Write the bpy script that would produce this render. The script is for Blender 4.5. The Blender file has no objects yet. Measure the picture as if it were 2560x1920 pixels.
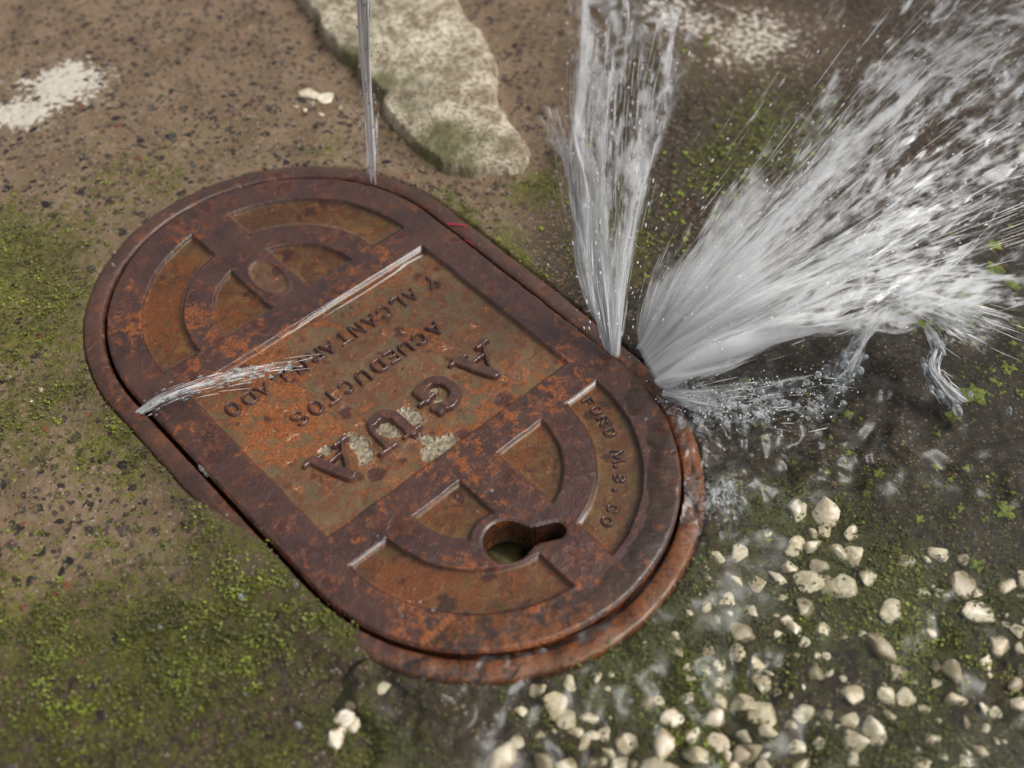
import bpy, math, random
import numpy as np

rng = np.random.default_rng(7)
random.seed(7)
sc = bpy.context.scene
COL = sc.collection

# ------------------------------------------------------------------ camera
# Camera solved from the cover's own geometry (stadium outline, panel, arcs);
# world units are metres, the cover's top face is z = 0, text reads along +X.
FPX = 2995.34 / 2560.0            # focal length in picture widths
AZ, EL, DIST, TX, TY, ROLL = 0.828224, 0.886541, 0.589219, -0.045126, 0.047993, -0.004095
_D = np.array([math.cos(EL) * math.cos(AZ), math.cos(EL) * math.sin(AZ), math.sin(EL)])
CAM = np.array([TX, TY, 0.0]) + DIST * _D
FW = -_D
_r = np.cross(FW, [0, 0, 1]); _r /= np.linalg.norm(_r)
_u = np.cross(_r, FW)
RT = math.cos(ROLL) * _r + math.sin(ROLL) * _u
UP = -math.sin(ROLL) * _r + math.cos(ROLL) * _u

from mathutils import Matrix, Vector
cam_d = bpy.data.cameras.new('camera')
cam_o = bpy.data.objects.new('camera', cam_d); COL.objects.link(cam_o)
cam_o.matrix_world = Matrix(((RT[0], UP[0], -FW[0], CAM[0]), (RT[1], UP[1], -FW[1], CAM[1]),
                             (RT[2], UP[2], -FW[2], CAM[2]), (0, 0, 0, 1)))
cam_d.sensor_width = 36.0
cam_d.lens = FPX * 36.0
cam_d.clip_start = 0.01; cam_d.clip_end = 200.0
cam_d.dof.use_dof = True
cam_d.dof.focus_distance = 0.59
cam_d.dof.aperture_fstop = 5.2
sc.camera = cam_o

# ------------------------------------------------------------------ sky, sun, exposure
SUN = np.array([-0.43, 0.44, 0.79]); SUN /= np.linalg.norm(SUN)
w = bpy.data.worlds.new('World'); sc.world = w; w.use_nodes = True
nt = w.node_tree
sky = nt.nodes.new('ShaderNodeTexSky'); sky.sky_type = 'NISHITA'; sky.sun_disc = False
sky.sun_elevation = math.asin(SUN[2]); sky.sun_rotation = math.atan2(SUN[0], SUN[1])
sky.dust_density = 4.0; sky.ozone_density = 1.0
hs = nt.nodes.new('ShaderNodeHueSaturation'); hs.inputs['Saturation'].default_value = 0.12
bg = nt.nodes['Background']; bg.inputs['Strength'].default_value = 0.10
nt.links.new(sky.outputs[0], hs.inputs['Color']); nt.links.new(hs.outputs[0], bg.inputs['Color'])
sun_d = bpy.data.lights.new('sun', 'SUN'); sun_d.energy = 1.5; sun_d.angle = math.radians(26)
sun_d.color = (1.0, 0.965, 0.92)
sun_o = bpy.data.objects.new('sun', sun_d); COL.objects.link(sun_o)
sun_o.rotation_euler = Vector(SUN).to_track_quat('Z', 'Y').to_euler()
sc.view_settings.view_transform = 'Standard'; sc.view_settings.look = 'None'
sc.view_settings.exposure = 0.55; sc.view_settings.gamma = 1.0
sc.render.engine = 'CYCLES'
sc.cycles.use_denoising = True
sc.cycles.transparent_max_bounces = 32
sc.cycles.max_bounces = 6; sc.cycles.diffuse_bounces = 4; sc.cycles.glossy_bounces = 2
sc.cycles.use_adaptive_sampling = False
sc.cycles.caustics_reflective = False; sc.cycles.caustics_refractive = False

# ------------------------------------------------------------------ helpers
def ray(u, v):
    """direction for a point of the 2212 x 1659 view of the photograph"""
    u = np.asarray(u, float); v = np.asarray(v, float)
    x = (u - 1106.0) / (2212 * FPX); y = -(v - 829.5) / (2212 * FPX)
    return FW + x[..., None] * RT + y[..., None] * UP

def bp(u, v, z=0.0):
    d = ray(u, v); z = np.asarray(z, float)
    t = (z - CAM[2]) / d[..., 2]
    return CAM + t[..., None] * d

def pj(X):
    V = np.asarray(X, float) - CAM
    k = V @ FW
    return 1106.0 + 2212 * FPX * (V @ RT) / k, 829.5 - 2212 * FPX * (V @ UP) / k

_T = np.random.default_rng(3).random((8, 256, 256))
def vn(x, y, s=0):
    xi = np.floor(x).astype(int); yi = np.floor(y).astype(int)
    fx = x - xi; fy = y - yi
    fx = fx * fx * (3 - 2 * fx); fy = fy * fy * (3 - 2 * fy)
    t = _T[s % 8]; x0 = (xi + 37 * s) % 256; y0 = (yi + 91 * s) % 256; x1 = (x0 + 1) % 256; y1 = (y0 + 1) % 256
    return (t[x0, y0] * (1 - fx) + t[x1, y0] * fx) * (1 - fy) + (t[x0, y1] * (1 - fx) + t[x1, y1] * fx) * fy
def fbm(x, y, L, o=4, s=0, g=0.5):
    """value noise in -1..1 with first wavelength L metres"""
    a, r, n = 1.0, 0.0, 0.0
    f = 1.0 / L
    for k in range(o):
        r = r + a * (vn(x * f + 11.3 * k, y * f - 7.7 * k, s + k) * 2 - 1); n += a; a *= g; f *= 2.03
    return r / n
def sstep(a, b, x):
    t = np.clip((x - a) / (b - a), 0, 1); return t * t * (3 - 2 * t)

def mesh_np(name, V, F, attrs=None, smooth=True, normals=None):
    """V (n,3), F (m,k) quads or tris"""
    V = np.ascontiguousarray(V, np.float32); F = np.ascontiguousarray(F, np.int32)
    me = bpy.data.meshes.new(name)
    m, k = F.shape
    me.vertices.add(len(V)); me.vertices.foreach_set('co', V.ravel())
    me.loops.add(m * k); me.loops.foreach_set('vertex_index', F.ravel())
    me.polygons.add(m); me.polygons.foreach_set('loop_start', np.arange(0, m * k, k, dtype=np.int32))
    me.polygons.foreach_set('loop_total', np.full(m, k, np.int32))
    me.polygons.foreach_set('use_smooth', np.full(m, smooth))
    for an, av in (attrs or {}).items():
        av = np.asarray(av, np.float32)
        if av.ndim == 1:
            a = me.attributes.new(an, 'FLOAT', 'POINT'); a.data.foreach_set('value', av)
        else:
            a = me.attributes.new(an, 'FLOAT_COLOR', 'POINT'); a.data.foreach_set('color', np.c_[av, np.ones(len(av))].astype(np.float32).ravel())
    me.update(calc_edges=True)
    if normals is not None:
        me.normals_split_custom_set_from_vertices(np.asarray(normals, np.float32).tolist())
    return me
def link(name, me, mat=None, parent=None, label=None, cat=None, group=None, kind=None):
    o = bpy.data.objects.new(name, me); COL.objects.link(o)
    if mat and me and not me.materials: me.materials.append(mat)
    if parent: o.parent = parent
    for k, v in (('label', label), ('category', cat), ('group', group), ('kind', kind)):
        if v: o[k] = v
    return o
def compact(V, F, *arrs):
    u, inv = np.unique(F.ravel(), return_inverse=True)
    return (V[u], inv.reshape(F.shape)) + tuple(a[u] for a in arrs)
def grid_faces(ni, nj):
    i, j = np.meshgrid(np.arange(ni - 1), np.arange(nj - 1), indexing='ij')
    a = i * nj + j
    return np.stack([a, a + nj, a + nj + 1, a + 1], -1).reshape(-1, 4)

class N:
    """tiny node-graph writer"""
    def __init__(s, name):
        s.mat = bpy.data.materials.new(name); s.mat.use_nodes = True; s.t = s.mat.node_tree
        s.b = s.t.nodes['Principled BSDF']; s.out = s.t.nodes['Material Output']
        s.co = s.t.nodes.new('ShaderNodeNewGeometry').outputs['Position']
    def n(s, typ, **kw):
        x = s.t.nodes.new(typ)
        for k, v in kw.items():
            if k.startswith('_'): setattr(x, k[1:], v)
            else: s.put(x.inputs[k.replace('__', ' ')], v)
        return x
    def put(s, inp, v):
        if isinstance(v, bpy.types.NodeSocket): s.t.links.new(v, inp)
        else:
            if hasattr(inp.default_value, '__len__') and isinstance(v, (tuple, list)) and len(v) == 3 and len(inp.default_value) == 4: v = (*v, 1)
            inp.default_value = v
    def noise(s, scale, detail=4, rough=.55, dist=0, off=None):
        v = s.co
        if off is not None:
            a = s.n('ShaderNodeVectorMath'); a.operation = 'ADD'; s.put(a.inputs[0], v); a.inputs[1].default_value = off; v = a.outputs[0]
        x = s.n('ShaderNodeTexNoise', Vector=v, Scale=scale, Detail=detail, Roughness=rough, Distortion=dist)
        return x.outputs['Fac']
    def voro(s, scale, feat='F1', rand=1.0, vec=None):
        x = s.t.nodes.new('ShaderNodeTexVoronoi'); x.feature = feat
        s.put(x.inputs['Vector'], vec or s.co); x.inputs['Scale'].default_value = scale; x.inputs['Randomness'].default_value = rand
        return x
    def ramp(s, f, a, b):
        x = s.n('ShaderNodeMapRange'); s.put(x.inputs[0], f); x.inputs[1].default_value = a; x.inputs[2].default_value = b; x.clamp = True
        x.interpolation_type = 'SMOOTHSTEP'
        return x.outputs[0]
    def m(s, op, a, b=0.5, c=None):
        x = s.t.nodes.new('ShaderNodeMath'); x.operation = op; s.put(x.inputs[0], a); s.put(x.inputs[1], b)
        if c is not None: s.put(x.inputs[2], c)
        return x.outputs[0]
    def mix(s, f, a, b, blend='MIX'):
        x = s.t.nodes.new('ShaderNodeMix'); x.data_type = 'RGBA'; x.blend_type = blend
        s.put(x.inputs['Factor'], f); s.put(x.inputs[6], a); s.put(x.inputs[7], b)
        return x.outputs[2]
    def attr(s, name, fac=True):
        x = s.t.nodes.new('ShaderNodeAttribute'); x.attribute_name = name
        return x.outputs['Fac'] if fac else x.outputs['Color']
    def sep(s, c):
        x = s.t.nodes.new('ShaderNodeSeparateColor'); s.put(x.inputs[0], c); return x.outputs
    def bump(s, h, dist, strength=1.0, nrm=None):
        x = s.n('ShaderNodeBump', Height=h, Distance=dist, Strength=strength)
        if nrm: s.put(x.inputs['Normal'], nrm)
        return x.outputs[0]
    def bs(s, **kw):
        for k, v in kw.items(): s.put(s.b.inputs[k.replace('__', ' ')], v)
        return s.mat
    def done(s, shader):
        s.t.links.new(shader, s.out.inputs['Surface']); return s.mat

# ------------------------------------------------------------------ dimensions of the cover
PA, PB = 0.075, 0.0565          # half size of the lettered panel
YC, RL = 0.073, 0.0948          # end-circle centre and radius of the cover
R1, R2, R3 = 0.0769, 0.0558, 0.0404
BAR = 0.0117
def sd_stad(x, y, r=RL): return np.hypot(x, np.maximum(np.abs(y) - YC, 0)) - r
def sd_box(x, y, a, b):
    qx = np.abs(x) - a; qy = np.abs(y) - b
    return np.hypot(np.maximum(qx, 0), np.maximum(qy, 0)) + np.minimum(np.maximum(qx, qy), 0)
def sd_slot(x, y, sx, sy):
    r = np.hypot(x, np.abs(y) - YC)
    return np.maximum.reduce([r - R1, R2 - r, (YC + .002) - sy * y, BAR - sx * x])
def sd_quarter(x, y, sx, sy):
    r = np.hypot(x, np.abs(y) - YC)
    d = np.maximum.reduce([r - R3, (YC + .001) - sy * y, BAR - sx * x])
    if sx > 0 and sy > 0: d = np.maximum(d, 0.0165 - np.hypot(x - .0175, y - .1128))
    return d
def sd_key(x, y):
    a = np.hypot(x - .0175, y - .1128) - .0110
    p = np.array([.0150, .1145]); q = np.array([-.0028, .1235]); d = q - p
    t = np.clip(((x - p[0]) * d[0] + (y - p[1]) * d[1]) / (d @ d), 0, 1)
    b = np.hypot(x - p[0] - t * d[0], y - p[1] - t * d[1]) - .0044
    k = .004
    h = np.clip(.5 + .5 * (b - a) / k, 0, 1)
    return b * (1 - h) + a * h - k * h * (1 - h)
RECESS = [('letter_panel', lambda x, y: sd_box(x, y, PA, PB), .0026)]
for sx in (-1, 1):
    for sy in (-1, 1):
        RECESS.append(('arc_recess', lambda x, y, sx=sx, sy=sy: sd_slot(x, y, sx, sy), .0021))
        RECESS.append(('quarter_recess', lambda x, y, sx=sx, sy=sy: sd_quarter(x, y, sx, sy), .0019))

# frame drops away from the lifted, lower end of the cover
def frame_z(x, y):
    return -.0004 - .0050 * sstep(.05, .17, y - .55 * x)
# ------------------------------------------------------------------ ground
def slab_sd(u, v):
    """signed value (px of the 2212 view) for the whitewashed slab outline"""
    P = np.array([(560, -140), (650, 0), (700, 82), (762, 142), (792, 182), (832, 212), (820, 236), (850, 272), (892, 312), (932, 350),
                  (985, 372), (1022, 379), (1060, 362), (1100, 374), (1130, 362), (1142, 322), (1122, 290), (1086, 240),
                  (1068, 200), (1076, 150), (1060, 110), (1040, 70), (1000, 30), (985, 0), (960, -140)], float)
    return poly_sd(P, u, v)
def poly_sd(P, u, v):
    d = np.full(np.shape(u), 1e9); ins = np.zeros(np.shape(u), bool)
    for a, b in zip(P, np.roll(P, -1, 0)):
        e = b - a
        t = np.clip(((u - a[0]) * e[0] + (v - a[1]) * e[1]) / (e @ e), 0, 1)
        d = np.minimum(d, np.hypot(u - a[0] - t * e[0], v - a[1] - t * e[1]))
        c = (a[1] > v) != (b[1] > v)
        with np.errstate(divide='ignore', invalid='ignore'):
            ins ^= c & (u < (b[0] - a[0]) * (v - a[1]) / (b[1] - a[1]) + a[0])
    return np.where(ins, -d, d)
def blobs(u, v, L):
    r = np.zeros(np.shape(u))
    for (a, b, ra, rb, h, rot) in L:
        c, s = math.cos(math.radians(rot)), math.sin(math.radians(rot))
        x = (u - a) * c + (v - b) * s; y = -(u - a) * s + (v - b) * c
        r = np.maximum(r, h * np.exp(-((x / ra) ** 2 + (y / rb) ** 2)))
    return r
def wet_side(u, v):
    """>0 where the flowing water stands on the ground (right and below the cover)"""
    # line from the jet's foot down to the bottom edge, with lobes
    P = np.array([(1400, 800), (1520, 640), (1700, 520), (1900, 430), (2100, 330), (2500, 250), (2500, 2000), (700, 2000), (690, 1700), (720, 1560), (700, 1440),
                  (760, 1360), (880, 1380), (980, 1330), (1080, 1250), (1150, 1120), (1200, 1000), (1280, 860)], float)
    return -poly_sd(P, u, v)
def ground_z(x, y):
    u, v = pj(np.stack([x, y, np.zeros_like(x)], -1))
    z = -.0030 + .0016 * fbm(x, y, .09, 3, 1) + .0011 * fbm(x, y, .016, 4, 2, .6)
    z = z - .0055 * sstep(.02, .17, y - .55 * x)
    right = sstep(1180, 1500, u + (v - 500) * .25)
    z = z - .0035 * right + right * .0018 * fbm(x, y, .03, 3, 5)
    # broken channel beside the slab
    z = z - .003 * np.exp(-((slab_sd(u, v) - 25) / 40.) ** 2)
    d = sd_stad(x, y)
    rim = frame_z(x, y) - .0012 + .0006 * fbm(x, y, .01, 2, 3)
    # earth and moss have crept over the frame along the lower long side
    creep = sstep(1030, 1215, v) * sstep(1460, 1330, v) * sstep(900, 740, u)
    rim = rim + (.0030 + .0008 * fbm(x, y, .008, 3, 6)) * sstep(.05, .3, creep)
    k = sstep(.035, .012, d)
    z = z * (1 - k) + rim * k
    dc = .0132 - .0125 * creep
    cf = sstep(dc - .0012, dc + .0012, d + .0016 * fbm(x, y, .007, 3, 2))
    return np.where(d < .0124, z * cf + (frame_z(x, y) - .004) * (1 - cf), z)
def ground_masks(x, y):
    u, v = pj(np.stack([x, y, np.zeros_like(x)], -1))
    wu = u + 45 * fbm(x, y, .03, 3, 4); wv = v + 35 * fbm(x, y, .03, 3, 6)
    moss = blobs(wu, wv, [(0, 640, 320, 280, .85, 0), (330, 380, 420, 130, .52, -20), (150, 900, 360, 260, .72, 30), (260, 1420, 560, 420, .90, 0), (700, 1700, 500, 300, .9, 0),
                          (480, 1120, 300, 120, .75, 45), (720, 1330, 260, 110, .9, 35), (980, 470, 190, 60, .8, 38), (1130, 560, 170, 60, .85, 45), (930, 340, 150, 60, .5, 50), (90, 1150, 300, 200, .6, 0),
                          (700, 300, 160, 90, .35, 0), (1160, 400, 120, 60, .7, 0), (1500, 1400, 560, 340, 1.0, 0), (2000, 1300, 460, 340, .95, 0), (2100, 620, 160, 130, .45, 0), (1650, 250, 300, 180, .62, 0), (1330, 480, 160, 200, .6, 0), (1450, 120, 200, 120, .5, 0),
                          (1900, 1650, 700, 250, .95, 0), (1680, 1080, 160, 130, .7, 0), (1250, 300, 120, 200, .35, 0), (1600, 60, 160, 60, .55, 0)])
    moss = np.clip(.86 * moss * (1 + .75 * fbm(x, y, .05, 4, 7, .65)), 0, 1)
    white = blobs(wu, wv, [(120, 185, 100, 50, 1.15, -12), (20, 245, 95, 36, 1.15, -10), (1620, 50, 150, 70, .66, 0), (1480, 10, 90, 60, .6, 0)])
    white = white * sstep(-5, 10, slab_sd(u, v))
    dark = sstep(1020, 1320, wu + (wv - 400) * .22)                   # soaked dark earth round the leak
    dark = np.maximum(dark, .9 * sstep(1100, 1450, wv + (wu - 300) * .35))
    dark = dark * (1 - .7 * np.clip(blobs(wu, wv, [(1620, 50, 190, 90, 1, 0), (1180, 60, 110, 130, .8, 0)]), 0, 1))
    sd = sd_stad(x, y)
    dark = np.maximum(dark, .6 * sstep(.03, .012, sd) * sstep(600, 1000, v))
    return moss, np.clip(white, 0, 1), np.clip(dark, 0, 1)

# fine sheet under the picture, laid out in rows across the view direction
fwd = np.array([FW[0], FW[1]]); fwd /= np.linalg.norm(fwd); rt2 = np.array([RT[0], RT[1]]); rt2 /= np.linalg.norm(rt2)
ST = .0011
fa = np.arange(-.30, .62, ST); ra = np.arange(-.46, .46, ST)
A, B = np.meshgrid(fa, ra, indexing='ij')
o0 = np.array([CAM[0], CAM[1]]) + fwd * .373
GX = o0[0] + fwd[0] * A + rt2[0] * B; GY = o0[1] + fwd[1] * A + rt2[1] * B
GZ = ground_z(GX, GY)
U, Vv = pj(np.stack([GX, GY, GZ * 0], -1))
F = grid_faces(*GX.shape)
keepv = ((U > -330) & (U < 2212 + 330) & (Vv > -420) & (Vv < 1659 + 330) & (sd_stad(GX, GY) > .0021)).ravel()
FINE_OK = keepv
F = F[keepv[F].all(1)]
m_, wh_, dk_ = ground_masks(GX, GY)
Vg = np.stack([GX, GY, GZ], -1).reshape(-1, 3)
Vg, F, mk = compact(Vg, F, np.c_[m_.ravel(), wh_.ravel(), dk_.ravel()])

g = N('mossy_concrete')
c3 = g.sep(g.attr('mask', False)); a_moss, a_white, a_dark = c3[0], c3[1], c3[2]
n1 = g.noise(38, 5, .6); n2 = g.noise(260, 4, .65); n3 = g.noise(1100, 3, .6); n4 = g.noise(14, 4, .6, off=(3, 1, 2))
dry = g.mix(g.ramp(n1, .3, .7), (.142, .096, .055), (.240, .172, .108))
dry = g.mix(g.ramp(n2, .35, .7), g.mix(.5, dry, (.12, .08, .052)), dry)
wetc = g.mix(g.ramp(n2, .3, .72), (.0095, .0065, .0035), (.054, .036, .018))
col = g.mix(a_dark, dry, wetc)
# embedded sand and chips too small to model one by one
for scv, th, off, pal in ((300, .42, (0, 0, 0), ((.026, .021, .020), (.085, .062, .050))), (140, .30, (5, 2, 0), ((.024, .019, .019), (.075, .052, .040))), (520, .30, (1, 7, 0), ((.30, .25, .19), (.22, .09, .045)))):
    ad = g.n('ShaderNodeVectorMath'); ad.operation = 'ADD'; g.put(ad.inputs[0], g.co); ad.inputs[1].default_value = off
    wv = g.n('ShaderNodeTexNoise', Vector=ad.outputs[0], Scale=scv * 1.3, Detail=2)
    mx = g.t.nodes.new('ShaderNodeVectorMath'); mx.operation = 'MULTIPLY_ADD'; g.put(mx.inputs[0], wv.outputs['Color']); mx.inputs[1].default_value = (1.1 / scv,) * 3; g.put(mx.inputs[2], ad.outputs[0])
    vo = g.voro(scv, vec=mx.outputs[0])
    rc = g.sep(vo.outputs['Color'])
    thr = g.m('MULTIPLY', rc[0], th * 1.5)
    inside = g.m('MULTIPLY', g.m('GREATER_THAN', rc[1], .22), g.ramp(g.m('SUBTRACT', thr, vo.outputs['Distance']), -.03, .07))
    inside = g.m('MULTIPLY', inside, g.m('SUBTRACT', 1, g.m('MULTIPLY', a_dark, .35)))
    col = g.mix(inside, col, g.mix(rc[2], pal[0], pal[1]))
# whitewash worn off the high grains
wm = g.ramp(g.m('ADD', a_white, g.m('MULTIPLY', g.m('SUBTRACT', n2, .5), 2.6)), .40, .80)
col = g.mix(g.m('MULTIPLY', wm, .92), col, g.mix(n2, (.42, .37, .30), (.70, .65, .56)))
# thin green algae skin between the moss tufts
mm = g.ramp(g.m('ADD', a_moss, g.m('MULTIPLY', g.m('SUBTRACT', g.noise(260, 5, .75, off=(9, 9, 1)), .5), 2.6)), .40, .72)
gc = g.mix(g.ramp(n3, .35, .65), (.062, .064, .008), (.190, .205, .018))
gc = g.mix(g.ramp(n4, .35, .6), gc, g.mix(.6, gc, (.07, .055, .018)))
gc = g.mix(g.m('MULTIPLY', a_dark, .5), gc, (.030, .040, .005))
col = g.mix(g.m('MULTIPLY', mm, .72), col, gc)
hgt = g.m('ADD', g.m('MULTIPLY', n2, 1.0), g.m('MULTIPLY', n3, .45))
nb = g.bump(hgt, .0016, .9)
rough = g.n('ShaderNodeMapRange'); g.put(rough.inputs[0], a_dark); rough.inputs[3].default_value = .8; rough.inputs[4].default_value = .55
mat_ground = g.bs(Base__Color=col, Roughness=rough.outputs[0], Normal=nb, Specular__IOR__Level=.25)

# the pavement goes on around the picture as a coarse skirt
ground = link('ground', mesh_np('ground', Vg, F, {'mask': mk}), mat_ground, kind='structure', label='mossy concrete pavement around the cover', )
def ring_sheet():
    ang = np.linspace(0, 2 * math.pi, 97)[:-1]
    cx, cy = -.12, -.05
    V = []; 
    for r in (.75, 1.2, 3, 12, 60): V += [(cx + r * math.cos(a), cy + r * math.sin(a), -.018) for a in ang]
    Fs = []
    for k in range(4):
        for i in range(96):
            j = (i + 1) % 96; Fs.append((k * 96 + i, k * 96 + j, (k + 1) * 96 + j, (k + 1) * 96 + i))
    base = len(V); V.append((cx, cy, -.05))
    return np.array(V), np.array(Fs)
# coarse part follows the same height function just outside the fine sheet
cst = .012
ca = np.arange(-1.6, 1.8, cst)
CX, CY = np.meshgrid(ca, ca, indexing='ij')
CZ = ground_z(CX, CY) - .0016
Fc = grid_faces(*CX.shape)
rel = np.stack([CX - o0[0], CY - o0[1]], -1)
cu, cv = pj(np.stack([CX, CY, CZ * 0], -1)); front = ((np.stack([CX, CY, CZ * 0], -1) - CAM) @ FW) > .05
inside_fine = (front & (cu > -240) & (cu < 2212 + 240) & (cv > -330) & (cv < 1659 + 240)).ravel() | (sd_stad(CX, CY) < .03).ravel()
Fc = Fc[~(inside_fine[Fc].all(1))]
mc, wc, dc = ground_masks(CX, CY)
Vc, Fc, mkc = compact(np.stack([CX, CY, CZ], -1).reshape(-1, 3), Fc, np.c_[mc.ravel(), wc.ravel() * 0, dc.ravel()])
link('outer_pavement', mesh_np('outer_pavement', Vc, Fc, {'mask': mkc}), mat_ground, parent=ground)
ang = np.linspace(0, 2 * math.pi, 65)[:-1]
Vr = np.array([(r * math.cos(a), r * math.sin(a), -.03) for r in (1.3, 4, 20, 120) for a in ang])
Fr = np.array([(k * 64 + i, k * 64 + (i + 1) % 64, (k + 1) * 64 + (i + 1) % 64, (k + 1) * 64 + i) for k in range(3) for i in range(64)])
link('far_pavement', mesh_np('far_pavement', Vr, Fr, {'mask': np.tile([.3, 0, .3], (len(Vr), 1))}), mat_ground, parent=ground)

# ------------------------------------------------------------------ rust material
def rust_mat(name, silted):
    r = N(name)
    a1 = r.noise(45, 6, .65, .4); a2 = r.noise(170, 6, .7, .6, (2, 3, 1)); a3 = r.noise(900, 3, .6); a4 = r.noise(80, 5, .7, 1.0, (7, 1, 4)); a5 = r.noise(18, 3, .5, 0, (1, 8, 3))
    c = r.mix(r.ramp(a1, .35, .65), (.036, .0150, .0115), (.070, .0275, .0175))
    c = r.mix(r.m('MULTIPLY', r.ramp(a3, .45, .75), .55), c, (.034, .018, .017))
    c = r.mix(r.m('MULTIPLY', r.ramp(a5, .42, .65), .35), c, (.062, .027, .026))
    if silted:
        s_ = r.mix(r.ramp(a1, .3, .7), (.140, .086, .032), (.285, .132, .040))
        s_ = r.mix(r.m('MULTIPLY', r.attr('olive'), .85), s_, r.mix(r.ramp(a1, .3, .7), (.088, .066, .032), (.150, .090, .040)))
        s_ = r.mix(r.ramp(a4, .42, .56), s_, (.120, .048, .019))
        s_ = r.mix(r.m('MULTIPLY', r.ramp(a2, .50, .60), .6), s_, (.088, .064, .040))
        c = r.mix(r.m('MULTIPLY', r.attr('silt'), .93), c, s_)
    orange = r.ramp(r.m('ADD', r.m('ADD', r.m('MULTIPLY', a2, .75), r.m('MULTIPLY', a4, .5)), r.m('MULTIPLY', r.m('ADD', r.attr('orange'), r.m('MULTIPLY', r.attr('silt'), .25)), .22)), .70, .83)
    oc = r.mix(r.ramp(a3, .35, .7), (.17, .040, .008), (.36, .115, .020))
    c = r.mix(r.m('MULTIPLY', orange, .78), c, oc)
    # dark corrosion scabs
    wv = r.n('ShaderNodeTexNoise', Vector=r.co, Scale=160.0, Detail=3)
    mx = r.t.nodes.new('ShaderNodeVectorMath'); mx.operation = 'MULTIPLY_ADD'; r.put(mx.inputs[0], wv.outputs['Color']); mx.inputs[1].default_value = (.010,) * 3; r.put(mx.inputs[2], r.co)
    vo = r.voro(95, vec=mx.outputs[0]); rc = r.sep(vo.outputs['Color'])
    spot = r.m('MULTIPLY', r.m('GREATER_THAN', rc[1], .40), r.ramp(r.m('SUBTRACT', r.m('MULTIPLY', rc[0], .46), vo.outputs['Distance']), -.12, .14))
    halo = r.m('MULTIPLY', r.m('GREATER_THAN', rc[1], .40), r.ramp(r.m('SUBTRACT', r.m('MULTIPLY', rc[0], .62), vo.outputs['Distance']), -.16, .10))
    c = r.mix(r.m('MULTIPLY', r.m('MULTIPLY', halo, r.ramp(a3, .35, .65)), .55), c, (.23, .062, .011))
    c = r.mix(r.m('MULTIPLY', spot, .85), c, (.042, .012, .009))
    v2 = r.voro(260, vec=mx.outputs[0]); r2 = r.sep(v2.outputs['Color'])
    sp2 = r.m('MULTIPLY', r.m('GREATER_THAN', r2[1], .55), r.ramp(r.m('SUBTRACT', r.m('MULTIPLY', r2[0], .45), v2.outputs['Distance']), -.08, .10))
    c = r.mix(r.m('MULTIPLY', sp2, .6), c, r.mix(r2[2], (.035, .011, .009), (.16, .05, .012)))
    if silted:
        cm = r.ramp(r.m('ADD', r.attr('cement'), r.m('MULTIPLY', r.m('SUBTRACT', a2, .5), .35)), .40, .50)
        cc = r.mix(r.ramp(r.noise(420, 4, .7, 0, (4, 4, 4)), .38, .62), (.15, .12, .078), (.35, .29, .19))
        cc = r.mix(r.m('MULTIPLY', r.ramp(r.noise(620, 3, .6, .6, (8, 2, 5)), .56, .64), .85), cc, (.035, .037, .042))
        rim = r.m('SUBTRACT', r.ramp(r.m('ADD', r.attr('cement'), r.m('MULTIPLY', r.m('SUBTRACT', a2, .5), .35)), .28, .36), cm)
        c = r.mix(r.m('MULTIPLY', r.m('MAXIMUM', rim, 0), .6), c, (.23, .085, .02))
        c = r.mix(cm, c, cc)
        # pale flaking crust edges
        e = r.m('ABSOLUTE', r.m('SUBTRACT', r.m('ADD', a2, r.m('MULTIPLY', a3, .25)), .80))
        ec = r.m('MULTIPLY', r.ramp(e, .034, .006), r.m('MULTIPLY', r.attr('silt'), r.ramp(a4, .47, .56)))
        c = r.mix(r.m('MULTIPLY', ec, .75), c, (.50, .41, .25))
    h = r.m('ADD', r.m('ADD', r.m('MULTIPLY', a2, .9), r.m('MULTIPLY', a3, .35)), r.m('MULTIPLY', spot, -.35))
    nb = r.bump(h, .0011, .75)
    ro = r.ramp(r.m('ADD', r.m('MULTIPLY', a2, .6), r.m('MULTIPLY', a1, .4)), .25, .8)
    rr = r.n('ShaderNodeMapRange'); r.put(rr.inputs[0], ro); rr.inputs[3].default_value = .20; rr.inputs[4].default_value = .50
    return r.bs(Base__Color=c, Roughness=rr.outputs[0], Normal=nb, Specular__IOR__Level=.45, Coat__Weight=.25, Coat__Roughness=.12)
mat_rust = rust_mat('rusted_iron', True)

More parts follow.
